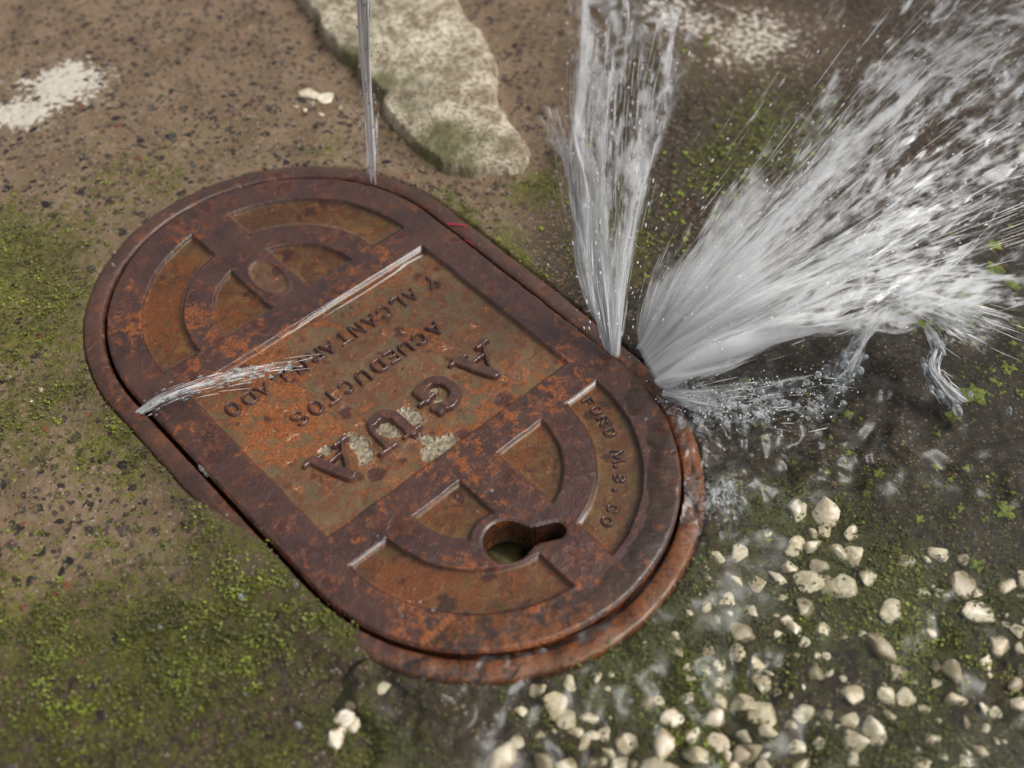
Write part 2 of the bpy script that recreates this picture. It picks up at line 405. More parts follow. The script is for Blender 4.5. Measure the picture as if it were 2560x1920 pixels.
# ------------------------------------------------------------------ water materials
def water_mat(name, tint=(.93, .95, .92), rough=.03, bump=None, fres=1.0, foam=True):
    q = N(name)
    nb = None
    if bump:
        nb = q.bump(q.m('ADD', q.noise(bump[0], 3, .5, .8), q.m('MULTIPLY', q.noise(bump[0] * 3.1, 2, .5, .5), .35)), bump[1], 1.0)
    fr = q.n('ShaderNodeFresnel', IOR=1.36)
    if rough == 'churn': rough = q.m('SUBTRACT', .31, q.m('MULTIPLY', q.attr('churn'), .08))
    gl = q.n('ShaderNodeBsdfGlossy', Color=(1, 1, 1), Roughness=rough)
    if nb: q.put(fr.inputs['Normal'], nb); q.put(gl.inputs['Normal'], nb)
    tr = q.n('ShaderNodeBsdfTransparent', Color=tint)
    mx = q.t.nodes.new('ShaderNodeMixShader'); q.put(mx.inputs[0], q.m('MULTIPLY', fr.outputs[0], fres)); q.put(mx.inputs[1], tr.outputs[0]); q.put(mx.inputs[2], gl.outputs[0])
    s = mx.outputs[0]
    if foam:
        df = q.n('ShaderNodeBsdfDiffuse', Color=(.80, .84, .87)); tl = q.n('ShaderNodeBsdfTranslucent', Color=(.80, .84, .87))
        ms = q.t.nodes.new('ShaderNodeMixShader'); ms.inputs[0].default_value = .4; q.put(ms.inputs[1], df.outputs[0]); q.put(ms.inputs[2], tl.outputs[0])
        m2 = q.t.nodes.new('ShaderNodeMixShader')
        f = q.m('MULTIPLY', q.attr('foam'), q.ramp(q.noise(220, 5, .65, 1.2, (3, 3, 3)), .38, .72))
        q.put(m2.inputs[0], f); q.put(m2.inputs[1], s); q.put(m2.inputs[2], ms.outputs[0]); s = m2.outputs[0]
    return q.done(s)
mat_film = water_mat('flowing_water', (.94, .95, .90), 'churn', None, .85)
mat_pool = water_mat('silty_puddle', (.93, .89, .80), .22, None, 1.4, foam=False)
mat_clear = water_mat('clear_water', (.90, .93, .93), .2, (260, .0012), 2.2)
def spray_mat(name, sheet):
    q = N(name)
    c = (.98, .983, .985)
    df = q.n('ShaderNodeBsdfDiffuse', Color=c); tl = q.n('ShaderNodeBsdfTranslucent', Color=c)
    # a cloud of droplets scatters light from all round: its shading normal leans to the open sky
    ge = q.t.nodes.new('ShaderNodeNewGeometry').outputs['Normal']
    vm = q.t.nodes.new('ShaderNodeVectorMath'); vm.operation = 'MULTIPLY_ADD'; q.put(vm.inputs[0], ge); vm.inputs[1].default_value = (.45,) * 3; vm.inputs[2].default_value = (0, 0, 1)
    nv = q.t.nodes.new('ShaderNodeVectorMath'); nv.operation = 'NORMALIZE'; q.put(nv.inputs[0], vm.outputs[0])
    q.put(df.inputs['Normal'], nv.outputs[0])
    vb = q.t.nodes.new('ShaderNodeVectorMath'); vb.operation = 'MULTIPLY_ADD'; q.put(vb.inputs[0], ge); vb.inputs[1].default_value = (.45,) * 3; vb.inputs[2].default_value = (0, 0, -1)
    nb_ = q.t.nodes.new('ShaderNodeVectorMath'); nb_.operation = 'NORMALIZE'; q.put(nb_.inputs[0], vb.outputs[0])
    q.put(tl.inputs['Normal'], nb_.outputs[0])
    ms = q.t.nodes.new('ShaderNodeMixShader'); ms.inputs[0].default_value = .5; q.put(ms.inputs[1], df.outputs[0]); q.put(ms.inputs[2], tl.outputs[0])
    gl = q.n('ShaderNodeBsdfGlossy', Color=(1, 1, 1), Roughness=.2)
    m2 = q.t.nodes.new('ShaderNodeMixShader'); m2.inputs[0].default_value = .06; q.put(m2.inputs[1], ms.outputs[0]); q.put(m2.inputs[2], gl.outputs[0])
    if sheet:
        # streaks drawn out along the flow: su runs across the sheet, tv along it (metres)
        cx = q.t.nodes.new('ShaderNodeCombineXYZ'); q.put(cx.inputs[0], q.attr('su')); q.put(cx.inputs[1], q.attr('tv')); q.put(cx.inputs[2], q.attr('lay'))
        def st(fx, fy, det, off):
            mp = q.t.nodes.new('ShaderNodeVectorMath'); mp.operation = 'MULTIPLY_ADD'; q.put(mp.inputs[0], cx.outputs[0]); mp.inputs[1].default_value = (fx, fy, 1); mp.inputs[2].default_value = (off, off * .7, 0)
            return q.n('ShaderNodeTexNoise', Vector=mp.outputs[0], Scale=1.0, Detail=det, Roughness=.6, Distortion=.6).outputs['Fac']
        a1 = st(34, 8, 2, 0); a2 = st(125, 22, 3, 5); a3 = st(520, 60, 2, 9)
        v = q.m('ADD', q.m('ADD', q.m('MULTIPLY', a1, .52), q.m('MULTIPLY', a2, .58)), q.m('MULTIPLY', a3, .22))
        a4 = st(210, 95, 2, 13)
        v = q.m('ADD', v, q.m('MULTIPLY', q.m('SUBTRACT', a4, .5), q.m('MULTIPLY', q.attr('tt'), 1.0)))
        v = q.m('ADD', v, q.m('SUBTRACT', q.attr('dens'), .66))
        al = q.ramp(v, .40, .70)
        al = q.m('MULTIPLY', al, q.attr('edge'))
    else:
        d2 = q.n('ShaderNodeBsdfDiffuse', Color=(.97, .975, .98)); m4 = q.t.nodes.new('ShaderNodeMixShader'); m4.inputs[0].default_value = .08; q.put(m4.inputs[1], d2.outputs[0]); q.put(m4.inputs[2], gl.outputs[0])
        return q.done(m4.outputs[0])
    tr = q.n('ShaderNodeBsdfTransparent', Color=(1, 1, 1))
    m3 = q.t.nodes.new('ShaderNodeMixShader'); q.put(m3.inputs[0], al); q.put(m3.inputs[1], tr.outputs[0]); q.put(m3.inputs[2], m2.outputs[0])
    return q.done(m3.outputs[0])
mat_sheet = spray_mat('aerated_sheet', True)
mat_spray = spray_mat('aerated_water', False)


# ------------------------------------------------------------------ the cover
cover = link('meter_cover', None, label='rusty cast iron water meter cover with raised AGUA lettering', cat='manhole cover')
H = .00055
xs = np.arange(-RL - .002, RL + .002, H); ys = np.arange(-YC - RL - .002, YC + RL + .002, H)
LX, LY = np.meshgrid(xs, ys, indexing='ij')
def solid(x, y): return np.maximum(sd_stad(x, y), -sd_key(x, y))
S = solid(LX, LY)
e = 1e-5
gx = (solid(LX + e, LY) - solid(LX - e, LY)) / (2 * e); gy = (solid(LX, LY + e) - solid(LX, LY - e)) / (2 * e)
gn = np.maximum(np.hypot(gx, gy), 1e-6)
near = np.abs(S) < .72 * H
LX = np.where(near, LX - S * gx / gn, LX); LY = np.where(near, LY - S * gy / gn, LY)
S = solid(LX, LY)
CEM = [(720, 490), (920, 390), (1080, 230), (1120, 290), (570, 600), (600, 680), (1120, 620), (1030, 660), (1200, 570), (340, 620), (960, 530), (1040, 560), (700, 440), (760, 530), (520, 540), (880, 400)]
CER = [5, 5.2, 3.6, 3.0, 5.2, 4.6, 5, 4.2, 3.2, 3, 2.6, 3, 3.4, 3.8, 3.4, 3.6]
CEP = bp(np.array([(700 + p[0] * 800 / 2212) / 2560 * 2212 for p in CEM]), np.array([(900 + p[1] * 800 / 2212) / 1920 * 1659 for p in CEM]), -.0026)
def cement(x, y):
    wx = x + .0060 * fbm(x, y, .015, 5, 1, .62); wy = y + .0060 * fbm(x, y, .015, 5, 3, .62)
    r = np.zeros_like(x)
    for p, q in zip(CEP, CER): r = np.maximum(r, np.clip(1 - .5 * np.hypot(wx - p[0], wy - p[1]) / (q * .00105), 0, 1))
    return r
def lid_z(x, y):
    z = .00028 * fbm(x, y, .012, 5, 2, .62) + .0004 * fbm(x, y, .06, 2, 4)
    z = z - .0017 * (1 - np.sqrt(np.clip(1 - (1 - np.clip(-(sd_stad(x, y) + .0004 * fbm(x, y, .006, 3, 6)) / .0020, 0, 1)) ** 2, 0, 1)))
    z = z - .0008 * (1 - np.clip(sd_key(x, y) / .0018, 0, 1)) ** 2
    silt = np.zeros_like(x)
    for nm, f, dp in RECESS:
        d = f(x, y) + .0005 * fbm(x, y, .008, 3, 5)
        k = sstep(.0008, -.0011, d)
        z = z - dp * k; silt = np.maximum(silt, sstep(.0003, -.0014, d))
        if nm == 'letter_panel':
            cm = cement(x, y)
            z = z + k * (.00045 * sstep(.1, .5, fbm(x, y, .018, 4, 6)) - .0007 * sstep(.40, .52, cm) + .00045 * sstep(.36, .44, cm) * (1 - sstep(.44, .52, cm)))
    # oval maker's mark on the upper bar
    q = np.hypot(x / .0082, (y + .0935) / .0150)
    z = z + .0006 * np.exp(-((q - 1) / .10) ** 2) - .0004 * sstep(1, .8, q)
    for (ex, ey, er, eh) in ((.0035, -.1005, .0030, -.0004), (-.002, -.0865, .0042, -.0010)):
        z = z + eh * np.exp(-(((x - ex) ** 2 + (y - ey) ** 2) / er ** 2))
    silt = np.maximum(silt, .55 * sstep(1.1, .85, q))
    return z, silt
LZ, SILT = lid_z(LX, LY)
NRM = np.stack([-np.gradient(LZ, H, axis=0), -np.gradient(LZ, H, axis=1), np.ones_like(LZ)], -1)
NRM /= np.linalg.norm(NRM, axis=-1, keepdims=True); NRM = NRM.reshape(-1, 3)
ORG = np.clip(.55 * sstep(0, .5, fbm(LX, LY, .05, 3, 1)) + .75 * np.exp(-(((LX - .045) / .05) ** 2 + ((LY - .155) / .03) ** 2)) + .5 * np.exp(-(((LX + .02) / .09) ** 2 + ((LY - .065) / .03) ** 2))
              + .35 * np.exp(-(((LX - .06) / .02) ** 2 + ((LY + .10) / .03) ** 2)), 0, 1)
CE = np.where(sd_box(LX, LY, PA, PB) < 0, cement(LX, LY), 0)
LF = grid_faces(*LX.shape)
ok = (S.ravel() <= 2e-6)[LF].all(1)
LF = LF[ok]
VL = np.stack([LX, LY, LZ], -1).reshape(-1, 3)
fc = VL[LF].mean(1)
lab = np.zeros(len(LF), int)
for k, (nm, f, dp) in enumerate(RECESS): lab[f(fc[:, 0], fc[:, 1]) < -.0009] = k + 1
AT = np.c_[SILT.ravel(), ORG.ravel(), CE.ravel()]
def sub(name, mask, skirt=0):
    V, Fq, Nn, At = compact(VL, LF[mask], NRM, AT)
    at = {'silt': At[:, 0], 'orange': At[:, 1], 'cement': At[:, 2], 'olive': np.full(len(V), 1.0 if name == 'letter_panel' else 0.0)}
    o = link(name, mesh_np(name, V, Fq, at, normals=Nn), mat_rust, cover)
    return o
sub('cover_plate', lab == 0)
for k, (nm, f, dp) in enumerate(RECESS): sub(nm, lab == k + 1)
# rim and keyhole walls
ed = np.sort(np.stack([LF, np.roll(LF, -1, 1)], -1).reshape(-1, 2), 1)
eo = np.stack([LF, np.roll(LF, -1, 1)], -1).reshape(-1, 2)
key_ = ed[:, 0].astype(np.int64) * VL.shape[0] + ed[:, 1]
uq, ix, ct = np.unique(key_, return_index=True, return_counts=True)
be = eo[ix[ct == 1]]
def walls(name, sel, depths):
    E = be[sel]
    vs, inv = np.unique(E.ravel(), return_inverse=True); inv = inv.reshape(-1, 2); n = len(vs)
    Vw = [VL[vs]]
    for d in depths:
        q = VL[vs].copy(); q[:, 2] = d + .0004 * fbm(q[:, 0], q[:, 1], .01, 2, 2); Vw.append(q)
    Fw = [np.c_[inv[:, 1] + k * n, inv[:, 0] + k * n, inv[:, 0] + (k + 1) * n, inv[:, 1] + (k + 1) * n] for k in range(len(depths))]
    V = np.vstack(Vw)
    link(name, mesh_np(name, V, np.vstack(Fw), {'silt': np.full(len(V), .15), 'orange': np.full(len(V), .35), 'cement': np.zeros(len(V))}), mat_rust, cover)
bm_ = VL[be].mean(1); isk = np.abs(sd_key(bm_[:, 0], bm_[:, 1])) < .002
walls('rim', ~isk, (-.006, -.012)); walls('keyhole_wall', isk, (-.006, -.012, -.018))

# ------------------------------------------------------------------ raised lettering
def arc(cx, cy, rx, ry, a0, a1, n=14):
    t = np.radians(np.linspace(a0, a1, n)); return [(cx + rx * math.cos(a), cy + ry * math.sin(a)) for a in t]
T_ = .24
GL = {  # strokes in a unit box: (points, thickness factor)
 'A': [([(.02, .05), (.5, .98), (.98, .05)], 1), ([(.2, .36), (.8, .36)], .85)],
 'L': [([(.12, 1), (.12, .05), (.95, .05), (.95, .2)], 1)],
 'C': [(arc(.52, .5, .46, .48, 40, 320), 1)],
 'N': [([(.05, 0), (.05, 1), (.95, 0), (.95, 1)], 1)],
 'T': [([(.0, .95), (1, .95)], 1), ([(.5, .95), (.5, 0)], 1.05)],
 'R': [([(.08, 0), (.08, .96), (.6, .96), (.9, .75), (.6, .5), (.08, .5)], 1), ([(.5, .5), (.95, 0)], 1)],
 'I': [([(.5, 0), (.5, 1)], 1.15)],
 'D': [([(.08, .04), (.08, .96), (.5, .96)] + arc(.48, .5, .47, .46, 80, -80) + [(.08, .04)], 1)],
 'O': [(arc(.5, .5, .46, .48, 0, 360, 24), 1)],
 'Y': [([(0, 1), (.5, .5), (1, 1)], 1), ([(.5, .5), (.5, 0)], 1)],
 'U': [([(.06, 1), (.06, .4)] + arc(.5, .4, .44, .38, 180, 360) + [(.94, .4), (.94, 1)], 1)],
 'E': [([(.95, .95), (.1, .95), (.1, .05), (.95, .05)], 1), ([(.1, .5), (.75, .5)], .9)],
 'S': [(arc(.5, .73, .4, .25, 30, 270) + arc(.5, .25, .42, .26, 90, -150), 1)],
 'F': [([(.9, .95), (.1, .95), (.1, 0)], 1.1), ([(.1, .5), (.75, .5)], 1)],
 'M': [([(-.25, 0), (-.15, 1), (.5, .15), (1.15, 1), (1.25, 0)], .8)],
 'B': [([(.1, .05), (.1, .95), (.6, .95), (.85, .75), (.6, .52), (.1, .52)], 1), ([(.6, .52), (.92, .28), (.6, .05), (.1, .05)], 1)],
 '.': [([(.5, .15), (.5, .16)], 1.5)],
 # slab-serif capitals of the big word
 'bigA': [([(.13, .05), (.52, .93)], .62), ([(.50, .95), (.84, .04)], 1.45), ([(.30, .34), (.72, .34)], .55), ([(-.02, .04), (.29, .04)], .62), ([(.62, .04), (1.03, .04)], .62), ([(.40, .97), (.56, .97)], .6)],
 'bigG': [(arc(.48, .5, .40, .42, 42, 318, 22), 1.45), ([(.78, .80), (.80, .98)], .8), ([(.80, .14), (.80, .42)], 1.3), ([(.58, .44), (1.0, .44)], .7)],
 'bigU': [([(.18, .95), (.18, .38)] + arc(.48, .38, .30, .30, 180, 300, 10), 1.5), (arc(.48, .38, .32, .30, 290, 360, 8) + [(.82, .95)], .75), ([(-.04, .96), (.40, .96)], .65), ([(.64, .96), (1.02, .96)], .65)],
}
def letter(ch, x, y, w_, h_, rot, thick, z0, ht, tag):
    st = GL[ch]
    res = .00026 if h_ < .012 else .0004
    pad = thick + .0006
    X, Y = np.meshgrid(np.arange(-w_ / 2 - pad, w_ / 2 + pad, res), np.arange(-h_ / 2 - pad, h_ / 2 + pad, res), indexing='ij')
    wj = .00042 if h_ < .012 else .0008
    wx = X + wj * fbm(X + x, Y + y, .005, 3, 3); wy = Y + wj * fbm(X + x, Y + y, .005, 3, 5)
    d = np.full(X.shape, 1.0)
    for pts, tf in st:
        P = (np.array(pts) - .5) * [w_, h_]
        for a, b in zip(P[:-1], P[1:]):
            ee = b - a; L2 = max(ee @ ee, 1e-12)
            t = np.clip(((wx - a[0]) * ee[0] + (wy - a[1]) * ee[1]) / L2, 0, 1)
            d = np.minimum(d, np.hypot(wx - a[0] - t * ee[0], wy - a[1] - t * ee[1]) - thick * .5 * tf)
    c, s = math.cos(rot), math.sin(rot)
    WX = x + c * X - s * Y; WY = y + s * X + c * Y
    Z = z0 + ht * sstep(.00035, -.0009, d) + .00045 * fbm(WX, WY, .004, 3, 1) * sstep(.0002, -.0006, d) - .0005 * sstep(.0002, .0007, d)
    Fq = grid_faces(*X.shape)
    Fq = Fq[(d.ravel() < .0007)[Fq].all(1)]
    V, Fq = compact(np.stack([WX, WY, Z], -1).reshape(-1, 3), Fq)
    me = mesh_np('letter', V, Fq, {'silt': np.zeros(len(V)), 'orange': np.full(len(V), .0), 'cement': np.zeros(len(V))})
    o = link('letter', me, mat_letter, cover, label=tag)
rl = N('wet_letter_iron')
b1 = rl.noise(120, 5, .65); b2 = rl.noise(800, 3, .6)
cl = rl.mix(rl.ramp(b1, .35, .65), (.042, .018, .015), (.082, .032, .022)); cl = rl.mix(rl.m('MULTIPLY', rl.ramp(b2, .5, .75), .5), cl, (.10, .042, .028))
cl = rl.mix(rl.m('MULTIPLY', rl.ramp(rl.noise(230, 4, .7, .5, (3, 9, 2)), .54, .66), .7), cl, (.16, .055, .016))
mat_letter = rl.bs(Base__Color=cl, Roughness=.24, Normal=rl.bump(rl.m('ADD', b1, b2), .0006, .5), Coat__Weight=.4, Coat__Roughness=.08)
ZP = -.0026
for ch, xc, wd in (('bigA', -.0435, .0235), ('bigG', -.0145, .0205), ('bigU', .0165, .0225), ('bigA', .0465, .0235)):
    letter(ch, xc, .0272, wd, .0205, 0, .0042, ZP, .0027, 'large raised serif letter ' + ch[-1])
for ch, xc in zip('ACUEDUCTOS', (-41.7, -31.8, -22.6, -13.8, -5.2, 5.0, 15.4, 24.4, 34.0, 43.6)):
    letter(ch, xc * .001, -.0070, .0062, .0080, 0, .0019, ZP, .0019, 'raised letter %s in the middle word' % ch)
for ch, xc in zip('YALCANTARILLADO', (-62.6, -48.3, -39.6, -30.2, -21.2, -12.2, -3.4, 5.8, 13.8, 20.9, 28.4, 36.2, 46.2, 54.4, 63.7)):
    letter(ch, xc * .001, -.0338, .0060, .0078, 0, .0018, ZP, .0018, 'raised letter %s in the lowest word' % ch)
for ch, px, py in (('F', -65.1, 80.5), ('O', -63.9, 87.0), ('R', -62.3, 93.5), ('D', -59.2, 100.6), ('M', -52.3, 112.5), ('.', -47.2, 115.8), ('B', -43.3, 121.6), ('.', -37.8, 125.1), ('C', -29.4, 131.2), ('O', -23.0, 134.4)):
    th = math.atan2(py - 73, px) - math.pi / 2
    rr_ = .0662
    letter(ch, rr_ * math.cos(th + math.pi / 2), .073 + rr_ * math.sin(th + math.pi / 2), .0042, .0050, th, .0016, -.0021, .0015, 'small raised letter of the maker name')

# ------------------------------------------------------------------ standing water in the recesses
def puddle(f, bx, z0, rise, nm, lb, lim=None):
    h = .0006
    X, Y = np.meshgrid(np.arange(bx[0], bx[1], h), np.arange(bx[2], bx[3], h), indexing='ij')
    d = -f(X, Y)
    z = z0 + rise * np.exp(-np.maximum(d, 0) / .0011) + .00005 * fbm(X, Y, .012, 2, 1)
    if lim is not None: z = z + lim(X, Y)
    Fq = grid_faces(*X.shape); Fq = Fq[(d.ravel() > -.0006)[Fq].all(1)]
    V, Fq = compact(np.stack([X, Y, z], -1).reshape(-1, 3), Fq)
    link(nm, mesh_np(nm, V, Fq), mat_pool, label=lb, cat='puddle')
puddle(RECESS[0][1], (-.076, .076, -.0575, .0575), -.0021, .0019, 'puddle', 'narrow bright puddle along the edge of the lettered rectangle', lambda X, Y: -.0040 * sstep(-.0535, -.0475, Y + .0012 * fbm(X, Y, .02, 2, 3)) - .0020 * sstep(-.02, .05, X))
k = 1
for sx in (-1, 1):
    for sy in (-1, 1):
        bx = ((BAR - .001, .078) if sx > 0 else (-.078, -BAR + .001)) + ((YC, .152) if sy > 0 else (-.152, -YC))
        w1 = 'by the keyhole' if sy > 0 else 'by the oval mark'
        w2 = 'at the end side of the words' if sx > 0 else 'at the beginning side of the words'
        puddle(RECESS[k][1], bx, -.0011, .0010, 'puddle', 'puddle in outer arc recess %s, %s' % (w1, w2)); k += 1
        puddle(RECESS[k][1], bx, -.0012, .0008, 'puddle', 'puddle in inner quarter recess %s, %s' % (w1, w2)); k += 1

# ------------------------------------------------------------------ frame and pit
def frame():
    n = 520
    # arc-length points round a stadium
    per = [];
    tt = np.linspace(0, 1, n, endpoint=False)
    Ls = 4 * YC + 2 * math.pi * .1
    pts = []
    for t in tt:
        s = t * Ls
        if s < 2 * YC: pts.append((1, 0, -YC + s))
        elif s < 2 * YC + math.pi * .1:
            a = (s - 2 * YC) / .1; pts.append((math.cos(a), math.sin(a), YC))
        elif s < 4 * YC + math.pi * .1: pts.append((-1, 0, YC - (s - 2 * YC - math.pi * .1)))
        else:
            a = math.pi + (s - 4 * YC - math.pi * .1) / .1; pts.append((math.cos(a), math.sin(a), -YC))
    pts = np.array(pts); wob = np.array([.0005, 0])
    prof = [(.0959, -.024), (.0959, -.008), (.0960, -.003), (.0965, -.0010), (.0974, -.0002), (.0992, 0.0), (.1008, .0002), (.1022, .0001), (.1038, -.0001), (.1054, -.0004), (.1063, -.0013), (.1068, -.0032), (.1071, -.012)]
    V = []; 
    for r, dz in prof:
        x = pts[:, 0] * r + (.0004 if r < .0985 else .0002); y = pts[:, 1] * r + pts[:, 2]
        j = .0007 * fbm(x * 1.0, y, .02, 3, 3) * (1 if r > .100 else .35)
        x = x + pts[:, 0] * j; y = y + pts[:, 1] * j
        z = frame_z(x, y) + dz + .0005 * fbm(x, y, .012, 4, 2, .6) * (dz > -.006)
        V.append(np.stack([x, y, z], -1))
    V = np.vstack(V); m = len(prof)
    Fq = np.array([(k * n + i, k * n + (i + 1) % n, (k + 1) * n + (i + 1) % n, (k + 1) * n + i) for k in range(m - 1) for i in range(n)])[:, ::-1]
    low = sstep(.05, .17, V[:, 1] - .3 * V[:, 0])
    link('cover_frame', mesh_np('cover_frame', V, Fq, {'silt': .1 + 0 * low, 'orange': .02 + .95 * low, 'cement': np.zeros(len(V))}), mat_rust,
         label='rusty iron frame ring set in the concrete around the cover', cat='frame')
frame()
pm = N('pit_mud')
pc = pm.mix(pm.ramp(pm.noise(60, 4, .6), .4, .65), (.05, .045, .025), (.42, .38, .18))
mat_pit = pm.bs(Base__Color=pc, Roughness=.25)
a = np.linspace(0, 2 * math.pi, 48, endpoint=False)
Vp = [(0, 0, -.040)]
PX, PY = np.meshgrid(np.linspace(-.1, .1, 60), np.linspace(-.175, .175, 90), indexing='ij')
PZ = -.032 + .006 * fbm(PX, PY, .025, 3, 2) + .010 * np.exp(-(((PX - .020) / .012) ** 2 + ((PY - .128) / .008) ** 2))
link('meter_pit', mesh_np('meter_pit', np.stack([PX, PY, PZ], -1).reshape(-1, 3), grid_faces(*PX.shape)), mat_pit, kind='structure')

# ------------------------------------------------------------------ slab, stones, chips, pebbles on the ground
def slab():
    u = np.arange(540, 1170, 2.4); v = np.arange(-145, 400, 2.4)
    UU, VV = np.meshgrid(u, v, indexing='ij')
    P0 = bp(UU, VV, -.001); x, y = P0[..., 0], P0[..., 1]
    sd = slab_sd(UU, VV) + 10 * fbm(x, y, .014, 4, 3, .6)
    zg = ground_z(x, y)
    hgt = .0065 + .0016 * fbm(x, y, .03, 4, 2, .6) + .0011 * fbm(x, y, .007, 3, 5)
    low = sstep(330, 150, VV + .15 * (UU - 900)) # upper layer steps up
    hgt = hgt + .0022 * low + .002 * sstep(0, -60, sd + 14)
    z = zg + hgt * sstep(3, -9, sd) - .003 * sstep(-4, 4, sd)
    Fq = grid_faces(*UU.shape); Fq = Fq[(sd.ravel() < 5)[Fq].all(1)]
    ms = np.clip(blobs(UU, VV, [(760, 130, 60, 60, .8, 0), (900, 230, 80, 70, .7, 0), (960, 330, 140, 60, .95, 0), (830, 200, 50, 60, .75, 0), (1090, 330, 60, 40, .55, 0), (690, 60, 40, 60, .5, 0)]) * (1 + .5 * fbm(x, y, .012, 3, 1)), 0, 1)
    V, Fq, mk = compact(np.stack([x, y, z], -1).reshape(-1, 3), Fq, ms.ravel())
    s = N('whitewashed_mortar')
    n1 = s.noise(70, 5, .65, .3); n2 = s.noise(330, 4, .7); n3 = s.noise(1000, 2, .6)
    c = s.mix(s.ramp(n1, .3, .68), (.25, .185, .11), (.68, .60, .45)); c = s.mix(s.ramp(n2, .54, .40), c, s.mix(.7, c, (.09, .068, .035)))
    mo = s.ramp(s.m('ADD', s.attr('moss'), s.m('MULTIPLY', s.m('SUBTRACT', n2, .5), 1.7)), .45, .72)
    c = s.mix(s.m('MULTIPLY', mo, .85), c, s.mix(s.ramp(n3, .35, .7), (.05, .052, .013), (.15, .15, .035)))
    mt = s.bs(Base__Color=c, Roughness=.75, Normal=s.bump(s.m('ADD', n2, s.m('MULTIPLY', n3, .4)), .0022, 1))
    link('mortar_slab', mesh_np('mortar_slab', V, Fq[:, ::-1] , {'moss': mk}), mt, label='whitewashed broken mortar slab with mossy edge above the cover', cat='slab')
slab()

def stone_mesh(name, seed, flat, sub=2, ang=.35):
    import bmesh
    b = bmesh.new(); bmesh.ops.create_icosphere(b, subdivisions=sub, radius=1)
    r = np.random.default_rng(seed)
    planes = r.normal(size=(13, 3)); planes /= np.linalg.norm(planes, axis=1, keepdims=True); dd = r.uniform(.46, .80, 13)
    sxy = r.uniform(1.0, 1.5, 2)
    for vv in b.verts:
        p = np.array(vv.co)
        for pn, d_ in zip(planes, dd):
            ex = p @ pn - d_
            if ex > 0: p = p - pn * ex * .98
        p = p * (1 + .012 * r.normal()) * [sxy[0], sxy[1], flat]
        vv.co = p
    me = bpy.data.meshes.new(name); b.to_mesh(me); b.free()
    for f in me.polygons: f.use_smooth = True
    return me
pb = N('pale_pebble')
info = pb.t.nodes.new('ShaderNodeObjectInfo').outputs['Random']
tn = pb.noise(300, 4, .65); tn2 = pb.noise(90, 3, .6, off=(2, 5, 1))
pc = pb.mix(pb.ramp(tn, .35, .68), (.56, .47, .33), (.80, .75, .63)); pc = pb.mix(pb.m('MULTIPLY', info, .45), pc, (.46, .33, .17)); pc = pb.mix(pb.m('MULTIPLY', pb.ramp(info, .72, .95), .7), pc, (.22, .18, .12))
pc = pb.mix(pb.m('MULTIPLY', pb.ramp(tn2, .55, .72), .6), pc, (.25, .16, .06))
mat_peb = pb.bs(Base__Color=pc, Roughness=.35, Normal=pb.bump(tn, .0009, .7))
ch = N('dark_chip'); ci = ch.t.nodes.new('ShaderNodeObjectInfo').outputs['Random']
cr = ch.t.nodes.new('ShaderNodeValToRGB'); ch.put(cr.inputs[0], ci); el = cr.color_ramp.elements; cr.color_ramp.interpolation = 'CONSTANT'
el[0].color = (.022, .017, .018, 1); el[1].position = .4; el[1].color = (.042, .030, .026, 1)
for p, c_ in ((.68, (.075, .052, .040, 1)), (.82, (.19, .075, .035, 1)), (.93, (.075, .075, .085, 1)), (.97, (.36, .31, .23, 1))):
    q = el.new(p); q.color = c_
cc = ch.mix(ch.ramp(ch.noise(500, 3, .6), .35, .7), cr.outputs[0], ch.mix(.5, cr.outputs[0], (.01, .009, .009)))
mat_chip = ch.bs(Base__Color=cc, Roughness=.75, Specular__IOR__Level=.25, Normal=ch.bump(ch.noise(900, 3, .6), .0008, .7))
PEB = [stone_mesh('pebble', 20 + k, .75, 3) for k in range(9)]
CHP = [stone_mesh('stone_chip', 50 + k, .55, 1) for k in range(7)]
Z4 = [(810,595,35),(930,605,45),(870,685,18),(925,680,20),(1030,690,35),(685,690,15),(565,765,30),(810,725,30),(790,755,28),(865,745,28),(970,760,32),(1035,780,35),(770,825,25),(893,825,28),(562,880,28),(645,900,25),(730,870,25),(858,890,42),(745,950,20),(935,905,35),(1000,910,38),(520,960,30),(1385,770,28),(1255,797,25),(1335,795,15),(1470,890,50),(1330,925,20),(1405,930,25),(1545,935,15),(1200,1000,42),(1550,1005,40),(765,1040,20),(910,1070,28),(795,1080,25),(585,1100,38),(310,1115,15),(1155,1155,50),(835,1130,18),(450,1170,28),(1630,1140,30),(440,1240,18),(488,1228,24),(362,1230,15),(375,1275,15),(885,1250,40),(940,1255,15),(645,1215,25),(1375,1225,20),(1440,1250,35),(505,1293,25),(665,1295,28),(1380,1295,20),(495,1365,30),(592,1380,40),(350,1355,25),(185,1388,25),(245,1378,18),(1030,1345,35),(1175,1350,25),(1255,1355,30),(1450,1365,30),(290,1440,40),(465,1440,42),(680,1415,40),(940,1420,18),(850,1420,30),(1025,1445,25),(1185,1425,20),(1575,1405,22),(1620,1420,18),(15,1510,25),(110,1535,40),(255,1555,50),(370,1510,30),(485,1545,35),(590,1510,30),(685,1490,28),(785,1470,18),(800,1555,25),(1040,1540,38),(1125,1495,40),(1560,1575,25),(395,1590,42),(520,1590,20),(595,1590,45),(35,1585,20),(680,1590,15),(225,1635,40),(290,1650,25),(80,1645,40),(560,1645,28),(1315,1645,35),(1500,1610,25),(140,1630,15),(1040,1610,25),(820,1430,20),(1105,1035,12),(1700,1310,30),(1710,1080,25)]
PEBS = [((1500 + a * .615) / 1.15732, (900 + b * .615) / 1.15732, r * .615 / 1.15732) for a, b, r in Z4]
